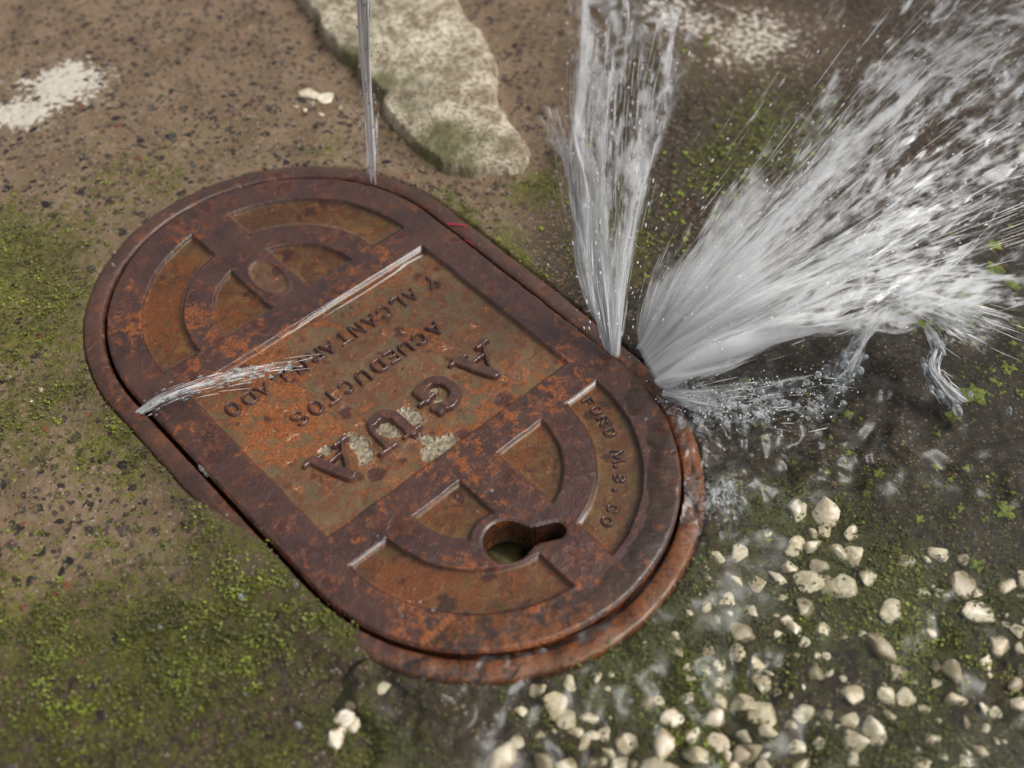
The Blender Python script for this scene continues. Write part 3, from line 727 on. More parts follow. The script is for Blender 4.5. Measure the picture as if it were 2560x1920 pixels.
PEBS += [((700 + a * .5425) / 1.15732, (1100 + b * .5425) / 1.15732, r * .5425 / 1.15732) for a, b, r in
         [(1010,1468,62),(1180,1162,32),(1275,1215,38),(1330,1275,36),(1425,1260,34),(1370,1330,30),(1440,1345,28),(1100,1380,26),(1215,1470,34),(1110,1250,22),(1400,1390,26),(300,1300,40),(340,1340,30),(270,1390,34),(330,1250,26),(480,1165,22)]]
for _ in range(330):   # the smaller ones between them
    PEBS.append((random.uniform(1150, 2260), random.uniform(1200, 1720), random.choice((5, 6, 7, 8, 10, 12, 14, 16))))
    if any(math.hypot(PEBS[-1][0] - q[0], PEBS[-1][1] - q[1]) < 1.25 * (PEBS[-1][2] + q[2]) for q in PEBS[:-1]): PEBS.pop(); continue
    if PEBS[-1][1] < 1560 - (PEBS[-1][0] - 1100) * .9 or sd_stad(*(lambda q: (q[0], q[1]))(bp(np.array(PEBS[-1][0]), np.array(PEBS[-1][1]), -.006))) < .018: PEBS.pop()
def zg1(x, y): return float(ground_z(np.array([x]), np.array([y]))[0])
for (u, v, r) in PEBS:
    p = bp(np.array(u), np.array(v), -.008)
    R = r * np.linalg.norm(p - CAM) * .96 / (2212 * FPX)
    o = link('pebble', random.choice(PEB), mat_peb, ground)
    o.location = (p[0], p[1], zg1(p[0], p[1]) + R * random.uniform(-.12, .08)); o.rotation_euler = (random.uniform(-.3, .3), random.uniform(-.3, .3), random.uniform(0, 6.3))
    s = R * random.uniform(1.15, 1.45); o.scale = (s * random.uniform(.85, 1.2), s, s * random.uniform(.8, 1.1))
# the two white flakes and small ones near the slab
for (u, v, r) in ((668, 203, 24), (700, 210, 21), (640, 232, 7), (660, 238, 6), (694, 247, 7), (735, 230, 6), (675, 222, 6), (88, 843, 6), (70, 868, 4), (118, 1330, 0)):
    if r == 0: continue
    p = bp(np.array(float(u)), np.array(float(v)), -.003); R = r * np.linalg.norm(p - CAM) / (2212 * FPX)
    o = link('pebble', random.choice(PEB), mat_peb, ground); o.location = (p[0], p[1], zg1(p[0], p[1]) + .0004); o.scale = (R, R * .8, R * .3); o.rotation_euler = (0, 0, random.uniform(0, 6))
# dark chips of the exposed aggregate, largest ones singly
n = 0
while n < 290:
    u = random.uniform(-20, 1100) if random.random() < .93 else random.uniform(1100, 2212); v = random.uniform(-20, 1659)
    p = bp(np.array(u), np.array(v), -.003)
    if sd_stad(p[0], p[1]) < .016 or slab_sd(np.array(u), np.array(v)) < 12: continue
    dens = 1.0 if v < 1150 else .45
    if u > 500 and v > 1200: dens = .2
    if random.random() > dens: continue
    R = (.0012 + .0022 * random.random() ** 2.4)
    o = link('stone_chip', random.choice(CHP), mat_chip, ground)
    o.location = (p[0], p[1], zg1(p[0], p[1]) - R * .06); o.scale = (R * random.uniform(.9, 1.6), R, R * .30); o.rotation_euler = (random.uniform(-.2, .2), random.uniform(-.2, .2), random.uniform(0, 6.3))
    n += 1

# ------------------------------------------------------------------ moss tufts and lichen
def leaves(P, size, n_leaf, spread, tilt):
    """clusters of tiny leaf quads; returns V,F and a random value per vertex"""
    n = len(P)
    base = np.repeat(P, n_leaf, 0); sz = np.repeat(size, n_leaf) * rng.uniform(.6, 1.3, n * n_leaf)
    base = base + np.c_[rng.normal(size=(n * n_leaf, 2)), np.abs(rng.normal(size=n * n_leaf)) * .8] * (np.repeat(size, n_leaf) * spread)[:, None]
    az = rng.uniform(0, 2 * math.pi, n * n_leaf); el = rng.uniform(*tilt, n * n_leaf)
    d = np.c_[np.cos(az) * np.cos(el), np.sin(az) * np.cos(el), np.sin(el)]
    s = np.c_[-np.sin(az), np.cos(az), 0 * az]
    a_ = base - s * (sz * .10)[:, None]; b_ = base + d * (sz * .55)[:, None] - s * (sz * .34)[:, None]
    c_ = base + d * (sz * .95)[:, None] + np.c_[0 * az, 0 * az, -sz * .1]; e_ = base + d * (sz * .55)[:, None] + s * (sz * .34)[:, None]
    V = np.stack([a_, b_, c_, e_], 1).reshape(-1, 3)
    F = np.arange(len(V)).reshape(-1, 4)
    tone = np.repeat(np.repeat(np.clip(.45 + .75 * fbm(P[:, 0], P[:, 1], .022, 3, 5) + .25 * rng.normal(size=n), 0, 1), n_leaf) * .72 + rng.random(n * n_leaf) * .28, 4)
    return V, F, tone
def scatter(nc, thr):
    u = rng.uniform(-60, 2270, nc); v = rng.uniform(-60, 1730, nc)
    p = bp(u, v, -.004); x, y = p[:, 0], p[:, 1]
    m, wv_, dk = ground_masks(x, y)
    cl = .5 * fbm(x, y, .018, 4, 3, .65) + 1.15 * fbm(x, y, .005, 3, 5, .6)
    keep = (m + .55 * cl > thr + .45 * rng.random(nc)) & ((sd_stad(x, y) > .0128) | ((sd_stad(x, y) > .0030) & (u > 560) & (u < 800) & (v > 1130) & (v < 1400))) & (slab_sd(u, v) > 8)
    keep &= rng.random(nc) < (.35 + .65 * sstep(.2, .8, m))
    x, y = x[keep], y[keep]
    return np.c_[x, y, ground_z(x, y) + .0001], m[keep], dk[keep]
P, mq, dk = scatter(80000, .46)
V, Fm, tone = leaves(P, rng.uniform(.0008, .0021, len(P)), 4, .7, (.1, 1.1))
ml = N('moss_leaf'); tn = ml.attr('tone')
mcr = ml.t.nodes.new('ShaderNodeValToRGB'); ml.put(mcr.inputs[0], tn); E_ = mcr.color_ramp.elements
E_[0].color = (.032, .031, .006, 1); E_[1].color = (.34, .42, .020, 1); e2 = E_.new(.45); e2.color = (.082, .080, .012, 1); e3 = E_.new(.8); e3.color = (.150, .175, .016, 1)
mat_moss = ml.bs(Base__Color=mcr.outputs[0], Roughness=.6)
link('moss', mesh_np('moss', V, Fm, {'tone': tone * .92}, smooth=False), mat_moss, kind='stuff', label='low green and olive moss growing over the concrete', cat='moss')
def lichen_piece(c, R, seed):
    r = np.random.default_rng(seed); k = 18
    rad = R * (1 + .28 * np.sin(np.arange(k) * 2 * math.pi / k * r.integers(3, 6) + r.uniform(0, 6)) + .16 * r.normal(size=k))
    aa = np.arange(k) * 2 * math.pi / k
    x = c[0] + rad * np.cos(aa); y = c[1] + rad * np.sin(aa); x2 = c[0] + .6 * rad * np.cos(aa); y2 = c[1] + .6 * rad * np.sin(aa)
    z = ground_z(x, y); z2 = ground_z(x2, y2)
    V = np.vstack([np.c_[x, y, z + .0001], np.c_[x, y, z + .0004], np.c_[x2, y2, z2 + .0007 + .0002 * r.normal(size=k)], [[c[0], c[1], zg1(c[0], c[1]) + .0007]]])
    Fq = []
    for i in range(k):
        j = (i + 1) % k
        Fq += [(i, j, k + j), (i, k + j, k + i), (k + i, k + j, 2 * k + j), (k + i, 2 * k + j, 2 * k + i), (2 * k + i, 2 * k + j, 3 * k)]
    return V, np.array(Fq)
lc = N('lichen'); ln = lc.noise(600, 4, .65)
mat_lich = lc.bs(Base__Color=lc.mix(lc.ramp(ln, .35, .68), (.085, .11, .011), (.25, .30, .030)), Roughness=.65, Normal=lc.bump(ln, .0012, .9))
BIG = [(2108, 838, 26, 'largest bright green lichen rosette on the wet concrete'), (2062, 886, 15, None), (1836, 880, 11, None), (1838, 965, 9, None), (1902, 1012, 12, None), (2150, 570, 20, None), (2190, 600, 16, None), (1990, 1110, 10, None),
       (2150, 520, 15, None), (2100, 690, 9, None), (2180, 790, 9, None), (1940, 1170, 9, None), (2030, 995, 9, None), (1880, 1030, 7, None), (1790, 1008, 6, None), (2120, 1210, 16, None), (2180, 1090, 18, None)]
for i, (u, v, r, lb) in enumerate(BIG):
    p = bp(np.array(float(u)), np.array(float(v)), -.007); R = r * np.linalg.norm(p - CAM) / (2212 * FPX)
    V, Fq = lichen_piece(p, R, i)
    link('lichen_patch', mesh_np('lichen_patch', V, Fq), mat_lich, label=lb or 'small bright green lichen rosette on the dark wet concrete', cat='lichen', group='lichen rosettes on the wet concrete')
VV_, FF_, b0 = [], [], 0
LCL = [(2130, 560, 90, 60), (2060, 640, 60, 40), (2150, 1060, 70, 50), (2040, 1000, 90, 60), (1500, 330, 130, 120), (1750, 420, 160, 120), (1600, 480, 100, 100), (2180, 820, 60, 60)]
for i in range(1500):
    if i % 3: cu_, cv_, su_, sv_ = LCL[int(rng.integers(len(LCL)))]; u = rng.normal(cu_, su_); v = rng.normal(cv_, sv_)
    else: u = rng.uniform(1220, 2260); v = rng.uniform(40, 1250)
    p = bp(np.array(u), np.array(v), -.006)
    if sd_stad(p[0], p[1]) < .02 or slab_sd(np.array(u), np.array(v)) < 10: continue
    if fbm(np.array([p[0]]), np.array([p[1]]), .05, 3, 4)[0] < -.25 + .3 * rng.random(): continue
    V, Fq = lichen_piece(p, .0004 + .0016 * rng.random() ** 3, 100 + i); VV_.append(V); FF_.append(Fq + b0); b0 += len(V)
link('lichen_specks', mesh_np('lichen_specks', np.vstack(VV_), np.vstack(FF_)), mat_lich, kind='stuff', label='tiny green lichen specks scattered over the wet concrete', cat='lichen')

# red thread caught on the frame
def tube(P, R, k=6):
    P = np.asarray(P, float); n = len(P); R = np.broadcast_to(R, n)
    T = np.gradient(P, axis=0); T /= np.linalg.norm(T, axis=1, keepdims=True) + 1e-12
    a_ = np.cross(T, [0.13, .31, .94]); a_ /= np.linalg.norm(a_, axis=1, keepdims=True) + 1e-12; b_ = np.cross(T, a_)
    t = np.arange(k) * 2 * math.pi / k
    V = P[:, None] + R[:, None, None] * (a_[:, None] * np.cos(t)[None, :, None] + b_[:, None] * np.sin(t)[None, :, None])
    i, j = np.meshgrid(np.arange(n - 1), np.arange(k), indexing='ij'); j2 = (j + 1) % k
    F = np.stack([i * k + j, i * k + j2, (i + 1) * k + j2, (i + 1) * k + j], -1).reshape(-1, 4)
    return V.reshape(-1, 3), F
rd = N('red_thread'); mat_red = rd.bs(Base__Color=(.42, .012, .05), Roughness=.6)
VV_, FF_, b0 = [], [], 0
for pts in (((965, 482), (985, 484), (1008, 489)), ((968, 486), (990, 483), (1004, 487)), ((1004, 518), (1014, 522), (1022, 528))):
    q = np.array([bp(np.array(float(a)), np.array(float(b)), .0006) for a, b in pts])
    t = np.linspace(0, 1, 12)[:, None]; q = (1 - t) ** 2 * q[0] + 2 * t * (1 - t) * q[1] + t * t * q[2]
    V, Fq = tube(q, .0003); VV_.append(V); FF_.append(Fq + b0); b0 += len(V)
link('red_thread', mesh_np('red_thread', np.vstack(VV_), np.vstack(FF_)), mat_red, label='tiny bright red thread caught on the rusty frame edge', cat='thread')

# ------------------------------------------------------------------ flowing water on the ground
FU, FV = np.meshgrid(np.arange(640, 2420, 4.0), np.arange(240, 1860, 4.0), indexing='ij')
q = bp(FU, FV, -.006); fx, fy = q[..., 0], q[..., 1]
ws = wet_side(FU, FV) + 40 * fbm(fx, fy, .03, 3, 2)
lvl = ground_z(fx, fy)
smooth_g = -.0030 - .0055 * sstep(.02, .17, fy - .55 * fx) - .0035 * sstep(1180, 1500, FU + (FV - 500) * .25)
near = np.exp(-(((FU - 1560) / 260) ** 2 + ((FV - 930) / 150) ** 2)) + .8 * np.exp(-(((FU - 1530) / 110) ** 2 + ((FV - 1090) / 110) ** 2)) + .6 * np.exp(-(((FU - 1000) / 300) ** 2 + ((FV - 1480) / 90) ** 2))
wx = fx + .006 * fbm(fx, fy, .03, 2, 5); wy = fy + .006 * fbm(fx, fy, .03, 2, 6)
bul = sstep(.0, .4, fbm(fx, fy, .045, 2, 6)) * (.35 + .65 * sstep(700, 950, FV)); rip = fbm(wx, wy, .030, 2, 3) * .0014 + (.0005 + .0036 * bul + .0036 * near) * fbm(wx, wy, .013, 2, 1) + near * .0018 * fbm(wx, wy, .006, 2, 4)
fz = smooth_g + .0022 + .0040 * np.clip(near, 0, 1) + rip
sdl = sd_stad(fx, fy)
kf = sstep(.060, .012, sdl) * sstep(0, 60 + 240 * sstep(1300, 1000, FU), ws)
fz = fz * (1 - kf) + kf * (frame_z(fx, fy) + .0026 + rip * 1.2 + .0016 * fbm(wx, wy, .011, 2, 3))
fz = fz - .0055 * sstep(60 + 90 * sstep(1300, 1000, FU), -25, ws)
Fq = grid_faces(*FU.shape)
okf = ((ws > -25) & (sdl > .0012)).ravel()
Fq = Fq[okf[Fq].all(1)]
foam = np.clip(1.3 * np.exp(-(((FU - 1530) / 130) ** 2 + ((FV - 885) / 55) ** 2)) + .8 * np.exp(-(((FU - 1720) / 160) ** 2 + ((FV - 880) / 45) ** 2)) + .8 * np.exp(-(((FU - 1545) / 60) ** 2 + ((FV - 1095) / 60) ** 2)), 0, 1) * sstep(-.4, .3, fbm(wx, wy, .012, 3, 2))
V, Fq, fo, chn = compact(np.stack([fx, fy, fz], -1).reshape(-1, 3), Fq, foam.ravel(), np.clip(near, 0, 1).ravel())
link('water', mesh_np('water', V, Fq[:, ::-1], {'foam': fo, 'churn': chn}), mat_film, kind='structure', label='clear rippling water flowing over the pebbly concrete')

hx, hy = np.meshgrid(np.arange(-.096, .080, .0008), np.arange(.02, .169, .0008), indexing='ij')
hu, hv = pj(np.stack([hx, hy, hx * 0], -1))
hd = sd_stad(hx, hy)
edge_ = sstep(-.026, -.006, hd + .010 * fbm(hx, hy, .03, 3, 2)) * sstep(1150, 1300, hu + .75 * (hv - 1000)) * sstep(.0008, -.001, hd)
edge_ = edge_ * sstep(.002, .004, sd_key(hx, hy))
hz = lid_z(hx, hy)[0]
hb = fbm(hx + .004 * fbm(hx, hy, .02, 2, 3), hy, .014, 3, 4)
wz = np.maximum(hz, -.0012) * .5 - .0009 + .0017 * edge_ + .0014 * edge_ * hb
Fq = grid_faces(*hx.shape); Fq = Fq[((edge_.ravel() > .03) & (hd.ravel() < -.0006))[Fq].all(1)]
V, Fq, fo = compact(np.stack([hx, hy, wz], -1).reshape(-1, 3), Fq, edge_.ravel())
link('overflow_water', mesh_np('overflow_water', V, Fq, {'foam': fo * 0, 'churn': fo * .8}), mat_film, kind='structure', label='thin sheet of water running over the low end of the cover')

# ------------------------------------------------------------------ jets: thousands of fine water threads
def guide(pts, m=28):
    """pts: (u, v, height m); smooth 3-D polyline"""
    P = np.array([bp(np.array(float(u)), np.array(float(v)), h) for u, v, h in pts])
    d = np.r_[0, np.cumsum(np.linalg.norm(np.diff(P, axis=0), axis=1))]; d /= d[-1]
    t = np.linspace(0, 1, m)
    # Catmull-Rom by cubic Hermite
    T = np.gradient(P, d, axis=0)
    i = np.clip(np.searchsorted(d, t, side='right') - 1, 0, len(d) - 2)
    h = (d[i + 1] - d[i])[:, None]; s = ((t - d[i]) / h[:, 0])[:, None]
    return ((2 * s ** 3 - 3 * s ** 2 + 1) * P[i] + (s ** 3 - 2 * s ** 2 + s) * h * T[i] + (-2 * s ** 3 + 3 * s ** 2) * P[i + 1] + (s ** 3 - s ** 2) * h * T[i + 1])
def lerp_rows(G, s):
    s = np.clip(s, 0, len(G) - 1 - 1e-6); i = s.astype(int); f = (s - i)[:, None, None]
    return G[i] * (1 - f) + G[i + 1] * f
def threads(G, n, dens, r0, r1, len_rng, jit, seed, thick=.006, M=12, start_bias=1.0, bundle=24, wig=.002):
    """n tapered threads between neighbouring guides; returns V, F"""
    r = np.random.default_rng(seed); K, m = G.shape[:2]
    dens = np.asarray(dens, float); pd = dens / dens.sum()
    seg = r.choice(K - 1, n, p=pd); s = seg + r.random(n)
    nb = bundle * (K - 1); bc = r.random(nb) * (K - 1)                                     # bundles: threads gather into streaks
    bi = np.abs(s[:, None] - bc[None]).argmin(1); pull = r.random(n) ** .6 * .85
    s = s * (1 - pull) + bc[bi] * pull
    t0 = r.random(n) ** start_bias * .82; L = r.uniform(*len_rng, n); t1 = np.minimum(t0 + L, 1.0)
    bo = r.normal(size=(nb, 3)) * thick                                                    # depth offset per bundle
    C = lerp_rows(G, s)                                                                    # n,m,3
    tt = t0[:, None] + (t1 - t0)[:, None] * np.linspace(0, 1, M)[None]
    x = tt * (m - 1); i = np.clip(x.astype(int), 0, m - 2); f = (x - i)[..., None]
    rows = np.arange(n)[:, None]
    P = C[rows, i] * (1 - f) + C[rows, i + 1] * f
    grow = (.12 + tt)[..., None]
    P = P + (bo[bi][:, None] + r.normal(size=(n, 1, 3)) * jit) * grow
    ph = r.uniform(0, 6.28, (n, 1, 3)); fr = r.uniform(3, 9, (n, 1, 3))
    P = P + wig * grow * np.sin(fr * tt[..., None] + ph) * r.normal(size=(n, 1, 3)) * .5
    R = (r0 + (r1 - r0) * r.random(n) ** 2.5)[:, None] * np.sin(math.pi * np.linspace(.06, .97, M))[None] ** .8
    T = np.gradient(P, axis=1); T /= np.linalg.norm(T, axis=2, keepdims=True) + 1e-12
    a_ = np.cross(T, r.normal(size=(n, 1, 3))); a_ /= np.linalg.norm(a_, axis=2, keepdims=True) + 1e-9; b_ = np.cross(T, a_)
    vs = []
    for k in range(3):
        c, s_ = math.cos(k * 2.0944), math.sin(k * 2.0944); vs.append(P + R[..., None] * (a_ * c + b_ * s_))
    V = np.stack(vs, 2).reshape(-1, 3)
    b0 = (np.arange(n)[:, None] * M + np.arange(M - 1)[None]) * 3
    F = np.stack([np.stack([b0 + k, b0 + (k + 1) % 3, b0 + 3 + (k + 1) % 3, b0 + 3 + k], -1) for k in range(3)], 2).reshape(-1, 4)
    return V, F
def sheets(G, layers, prof, thick, seed, dens0=.55, tip=(.75, 1.0), S=110, M=70, base=.45, falloff=.35, edge=.10):
    """thin curved veils of aerated water spanning the guides; prof = density across them"""
    r = np.random.default_rng(seed); K, m = G.shape[:2]
    Vs, Fs, su, tv, de, eg, ly, tt_ = [], [], [], [], [], [], [], []
    b0 = 0
    for l in range(layers):
        s01 = np.linspace(0, 1, S); s = s01 * (K - 1)
        C = lerp_rows(G, s)
        x = np.linspace(0, m - 1.001, M); i = x.astype(int); f = (x - i)[None, :, None]
        P = C[:, i] * (1 - f) + C[:, i + 1] * f                      # S,M,3
        t = np.linspace(0, 1, M)[None, :]
        across = np.gradient(P, axis=0); along = np.gradient(P, axis=1)
        nn = np.cross(across, along); nn /= np.linalg.norm(nn, axis=2, keepdims=True) + 1e-12
        off = (l - (layers - 1) / 2) / max(layers - 1, 1) * 2
        sg = np.repeat(s01[:, None], M, 1); tg = np.repeat(t, S, 0)
        wob = fbm(sg * .9 + l * 3.1, tg * .35 + l, .16, 3, l) * 1.3
        P = P + nn * ((off * .6 + wob) * thick * (.10 + tg))[..., None]
        width = np.linalg.norm(np.diff(P, axis=0), axis=2).sum(0).mean(); length = np.linalg.norm(np.diff(P, axis=1), axis=2).sum(1).mean()
        pr = np.interp(s01, np.linspace(0, 1, len(prof)), prof)[:, None]
        d = dens0 + base * np.exp(-tg / .16) - falloff * tg + (pr - 1) * .45
        tl = r.uniform(*tip, 40); tl = np.interp(s01 * 39, np.arange(40), tl)[:, None]
        e_ = sstep(0, edge, sg) * sstep(1, 1 - edge, sg) * sstep(tl, tl - .3, tg) * sstep(-.001, .01, tg)
        if edge == 0: e_ = sstep(tl, tl - .3, tg)
        Vs.append(P.reshape(-1, 3)); Fs.append(grid_faces(S, M) + b0); b0 += S * M
        su.append((sg * width * (1 + 0 * tg)).ravel()); tv.append((tg * length).ravel()); de.append(d.ravel()); eg.append(np.clip(e_, 0, 1).ravel()); ly.append(np.full(S * M, l * 7.3 + seed)); tt_.append(tg.ravel())
    return np.vstack(Vs), np.vstack(Fs), dict(su=np.concatenate(su), tv=np.concatenate(tv), dens=np.concatenate(de), edge=np.concatenate(eg), lay=np.concatenate(ly), tt=np.concatenate(tt_))
def drops(C, R, el, seed, k=6, rings=5):
    """elongated small drops as one mesh; el: direction*stretch"""
    r = np.random.default_rng(seed); n = len(C)
    th = np.linspace(0, math.pi, rings); ph = np.arange(k) * 2 * math.pi / k
    S_ = np.stack([np.sin(th)[:, None] * np.cos(ph), np.sin(th)[:, None] * np.sin(ph), np.cos(th)[:, None] * np.ones(k)], -1).reshape(-1, 3)
    V = C[:, None] + S_[None] * R[:, None, None]
    e_ = el / (np.linalg.norm(el, axis=1, keepdims=True) + 1e-9)
    V = V + e_[:, None] * ((V - C[:, None]) * e_[:, None]).sum(-1, keepdims=True) * (np.linalg.norm(el, axis=1) - 1)[:, None, None]
    i, j = np.meshgrid(np.arange(rings - 1), np.arange(k), indexing='ij'); j2 = (j + 1) % k
    F0 = np.stack([i * k + j, (i + 1) * k + j, (i + 1) * k + j2, i * k + j2], -1).reshape(-1, 4)
    F = (np.arange(n)[:, None, None] * (rings * k) + F0[None]).reshape(-1, 4)
    return V.reshape(-1, 3), F
def fan_drops(G, n, seed, rmin, rmax, spread, tmin=.1):
    r = np.random.default_rng(seed); K, m = G.shape[:2]
    s = r.random(n) * (K - 1); C = lerp_rows(G, s); i = (r.uniform(tmin, 1, n) * (m - 2)).astype(int)
    P = C[np.arange(n), i]; T = C[np.arange(n), i + 1] - P
    T /= np.linalg.norm(T, axis=1, keepdims=True)
    return drops(P + r.normal(size=(n, 3)) * spread, r.uniform(rmin, rmax, n) ** 1, T * r.uniform(1.2, 4.0, n)[:, None], seed)
def jet(name, label, cat, parts):
    root = link(name, None, label=label, cat=cat)
    for nm, pk, mt in parts:
        V, Fq = pk[:2]; at = {'foam': np.full(len(V), .6)}
        if len(pk) > 2: at.update(pk[2])
        me = mesh_np(nm, V, Fq, at)
        o = link(nm, me, mt, root, kind='stuff')
    return root
G2 = np.stack([guide(p) for p in (
    [(1372, 752, .002), (1425, 600, .05), (1500, 440, .09), (1590, 310, .12), (1720, 120, .15)],
    [(1378, 756, .002), (1500, 520, .06), (1640, 360, .10), (1800, 170, .14), (2010, -110, .20)],
    [(1384, 764, .002), (1550, 520, .06), (1740, 330, .10), (1900, 130, .14), (2140, -130, .19)],
    [(1390, 774, .002), (1600, 560, .06), (1840, 330, .10), (2030, 170, .13), (2300, -40, .17)],
    [(1398, 786, .002), (1640, 595, .06), (1880, 430, .09), (2080, 280, .11), (2400, 60, .15)],
    [(1406, 798, .002), (1650, 645, .055), (1900, 520, .08), (2100, 420, .09), (2440, 250, .11)],
    [(1414, 810, .002), (1650, 690, .050), (1850, 600, .07), (2050, 520, .075), (2420, 380, .08)],
    [(1424, 828, .002), (1600, 740, .040), (1780, 655, .058), (1930, 600, .060), (2080, 555, .055)],
    [(1436, 850, .002), (1560, 785, .026), (1720, 705, .042), (1860, 640, .046), (1990, 605, .042)])])
jet('water_spray', 'broad white fan of water spraying sideways from the edge of the cover', 'water spray', [
    ('water_sheet', sheets(G2, 5, [.35, .75, .85, 1.0, .85, .95, .80, 1.30, .95], .030, 1, .50, (.85, 1.6), falloff=.12), mat_sheet),
    ('water_threads', threads(G2, 700, [.25, .6, .9, 1.0, 1.0, 1.15, 1.2, 1.2], .00005, .00018, (.03, .12), .0045, 1, .012, start_bias=.9, M=8), mat_spray),
    ('fine_drops', fan_drops(G2, 450, 3, .00012, .00035, .012), mat_spray)])
G1b = np.stack([guide(p) for p in (
    [(1306, 748, .002), (1266, 630, .035), (1238, 470, .075), (1214, 350, .10), (1150, 235, .115)],
    [(1312, 756, .002), (1274, 620, .035), (1250, 470, .075), (1238, 350, .10), (1212, 225, .115)])])
G1 = np.stack([guide(p) for p in (
    [(1310, 758, .002), (1270, 620, .035), (1246, 450, .08), (1236, 300, .115), (1250, 150, .15), (1256, -30, .19)],
    [(1316, 764, .002), (1286, 600, .04), (1270, 430, .08), (1262, 280, .12), (1268, 130, .155), (1276, -30, .19)],
    [(1322, 768, .002), (1306, 600, .04), (1302, 400, .09), (1312, 200, .135), (1330, -30, .18)],
    [(1330, 770, .002), (1330, 600, .04), (1340, 400, .09), (1352, 200, .135), (1372, -30, .18)],
    [(1338, 774, .002), (1358, 600, .04), (1395, 400, .085), (1430, 230, .12), (1478, 20, .16)])])
jet('water_jet', 'tall narrow white plume of water shooting up from the edge of the cover', 'water jet', [
    ('water_sheet', sheets(G1, 5, [1.35, .95, .9, .75, 1.2], .012, 11, .49, (1.0, 1.6), 70, falloff=.06), mat_sheet),
    ('side_sheet', sheets(G1b, 3, [1, 1], .007, 14, .52, (.9, 1.15), 24, 50, falloff=.05), mat_sheet),
    ('water_threads', threads(G1, 700, [1.4, .9, .7, .9], .00005, .00018, (.03, .12), .0024, 11, .005, start_bias=.9, M=8), mat_spray),
    ('fine_drops', fan_drops(G1, 220, 13, .00015, .00045, .007), mat_spray)])
G3 = np.stack([guide(p) for p in (
    [(800, 399, 0), (794, 300, .035), (787, 200, .07), (779, 90, .11), (773, -30, .15)],
    [(814, 399, 0), (808, 300, .035), (802, 200, .07), (798, 90, .11), (795, -30, .15)])])
G3b = np.stack([guide(p) for p in ([(796, 385, .002), (786, 330, .02), (783, 270, .04), (786, 200, .06)], [(812, 390, .002), (818, 330, .02), (820, 290, .03), (822, 250, .04)])])
jet('water_jet', 'thin straight thread of water squirting up beside the mortar slab', 'water jet', [
    ('core_threads', threads(G3, 34, [1], .0006, .0013, (.35, .95), .0004, 24, .0002, start_bias=1.6, wig=.0005, M=16), mat_spray),
    ('water_threads', threads(G3, 200, [1], .00008, .00030, (.15, .5), .0007, 21, .0003, start_bias=1.1, wig=.0006, M=12), mat_spray),
    ('side_spray', threads(G3b, 60, [1], .00008, .00022, (.1, .4), .0008, 22, .0008), mat_spray),
    ('fine_drops', fan_drops(G3, 40, 23, .0003, .0007, .004), mat_clear)])
G4 = np.stack([guide(p) for p in (
    [(285, 893, -.001), (340, 852, .010), (440, 815, .015), (580, 785, .010), (735, 768, .001)],
    [(297, 893, -.001), (360, 858, .009), (460, 825, .013), (590, 800, .008), (650, 790, .002)],
    [(307, 897, -.001), (370, 868, .006), (450, 842, .008), (520, 830, .003), (560, 825, .000)])])
jet('water_jet', 'small low spurt of clear water arching from the frame gap over the lettering', 'water jet', [
    ('water_sheet', sheets(G4, 3, [1, 1, .8], .003, 31, .46, (.6, 1.0), 30, 40, .1, .1, .2), mat_sheet),
    ('water_threads', threads(G4, 50, [1, .8], .00006, .00022, (.05, .2), .0008, 31, .0012, start_bias=.9, M=8), mat_spray),
    ('fine_drops', fan_drops(G4, 90, 33, .0003, .0008, .002), mat_clear)])
# the lower sheet of the spray bends over and falls in tongues
G5 = np.stack([guide(p) for p in (
    [(1780, 660, .045), (1900, 610, .044), (2010, 630, .040), (2120, 660, .030), (2260, 700, .018)],
    [(1780, 675, .042), (1900, 630, .041), (2000, 655, .036), (2090, 690, .026), (2190, 730, .012)],
    [(1790, 690, .040), (1900, 648, .038), (1990, 680, .030), (2050, 715, .020), (2110, 742, .008)])])
G6 = np.stack([guide(p) for p in (
    [(1960, 640, .036), (1915, 675, .028), (1870, 740, .016), (1840, 800, .004), (1822, 838, -.003)],
    [(1930, 645, .036), (1880, 690, .028), (1835, 755, .014), (1805, 800, .004), (1780, 835, -.003)])])
G7 = np.stack([guide(p) for p in (
    [(2000, 690, .022), (2035, 740, .016), (2020, 790, .010), (2060, 840, .002), (2090, 862, -.002)],
    [(1995, 715, .018), (2012, 760, .012), (2010, 800, .008), (2030, 850, .001), (2060, 872, -.003)])])
def bubbles(C, R, seed):
    V, Fq = drops(C, R, np.tile([0, 0, 1.0], (len(C), 1)), seed, 12, 8)
    return V, Fq
def along(G, n, seed, spread, t=(0, 1)):
    r = np.random.default_rng(seed); C = lerp_rows(G, r.random(n) * (len(G) - 1))
    return C[np.arange(n), (r.uniform(*t, n) * (G.shape[1] - 1)).astype(int)] + r.normal(size=(n, 3)) * spread
jet('water_splash', 'falling tongue of white water peeling off the right side of the spray', 'splash', [
    ('water_sheet', sheets(G5, 4, [1.1, 1, .9], .010, 41, .60, (.8, 1.05), 60, 50, 0, .15), mat_sheet),
    ('water_threads', threads(G5, 130, [1, .8], .00006, .00024, (.06, .22), .0022, 41, .004, start_bias=.9, M=8), mat_spray)])
jet('water_splash', 'curling sheet of glassy water dropping below the spray', 'splash', [
    ('water_sheet', sheets(G6, 3, [.9, .9], .008, 43, .50, (.9, 1.1), 40, 40, 0, -.05), mat_sheet),
    ('bubbles', bubbles(along(G6, 46, 44, .0022, (.55, 1)), np.random.default_rng(4).uniform(.0008, .0028, 46), 44), mat_clear)])
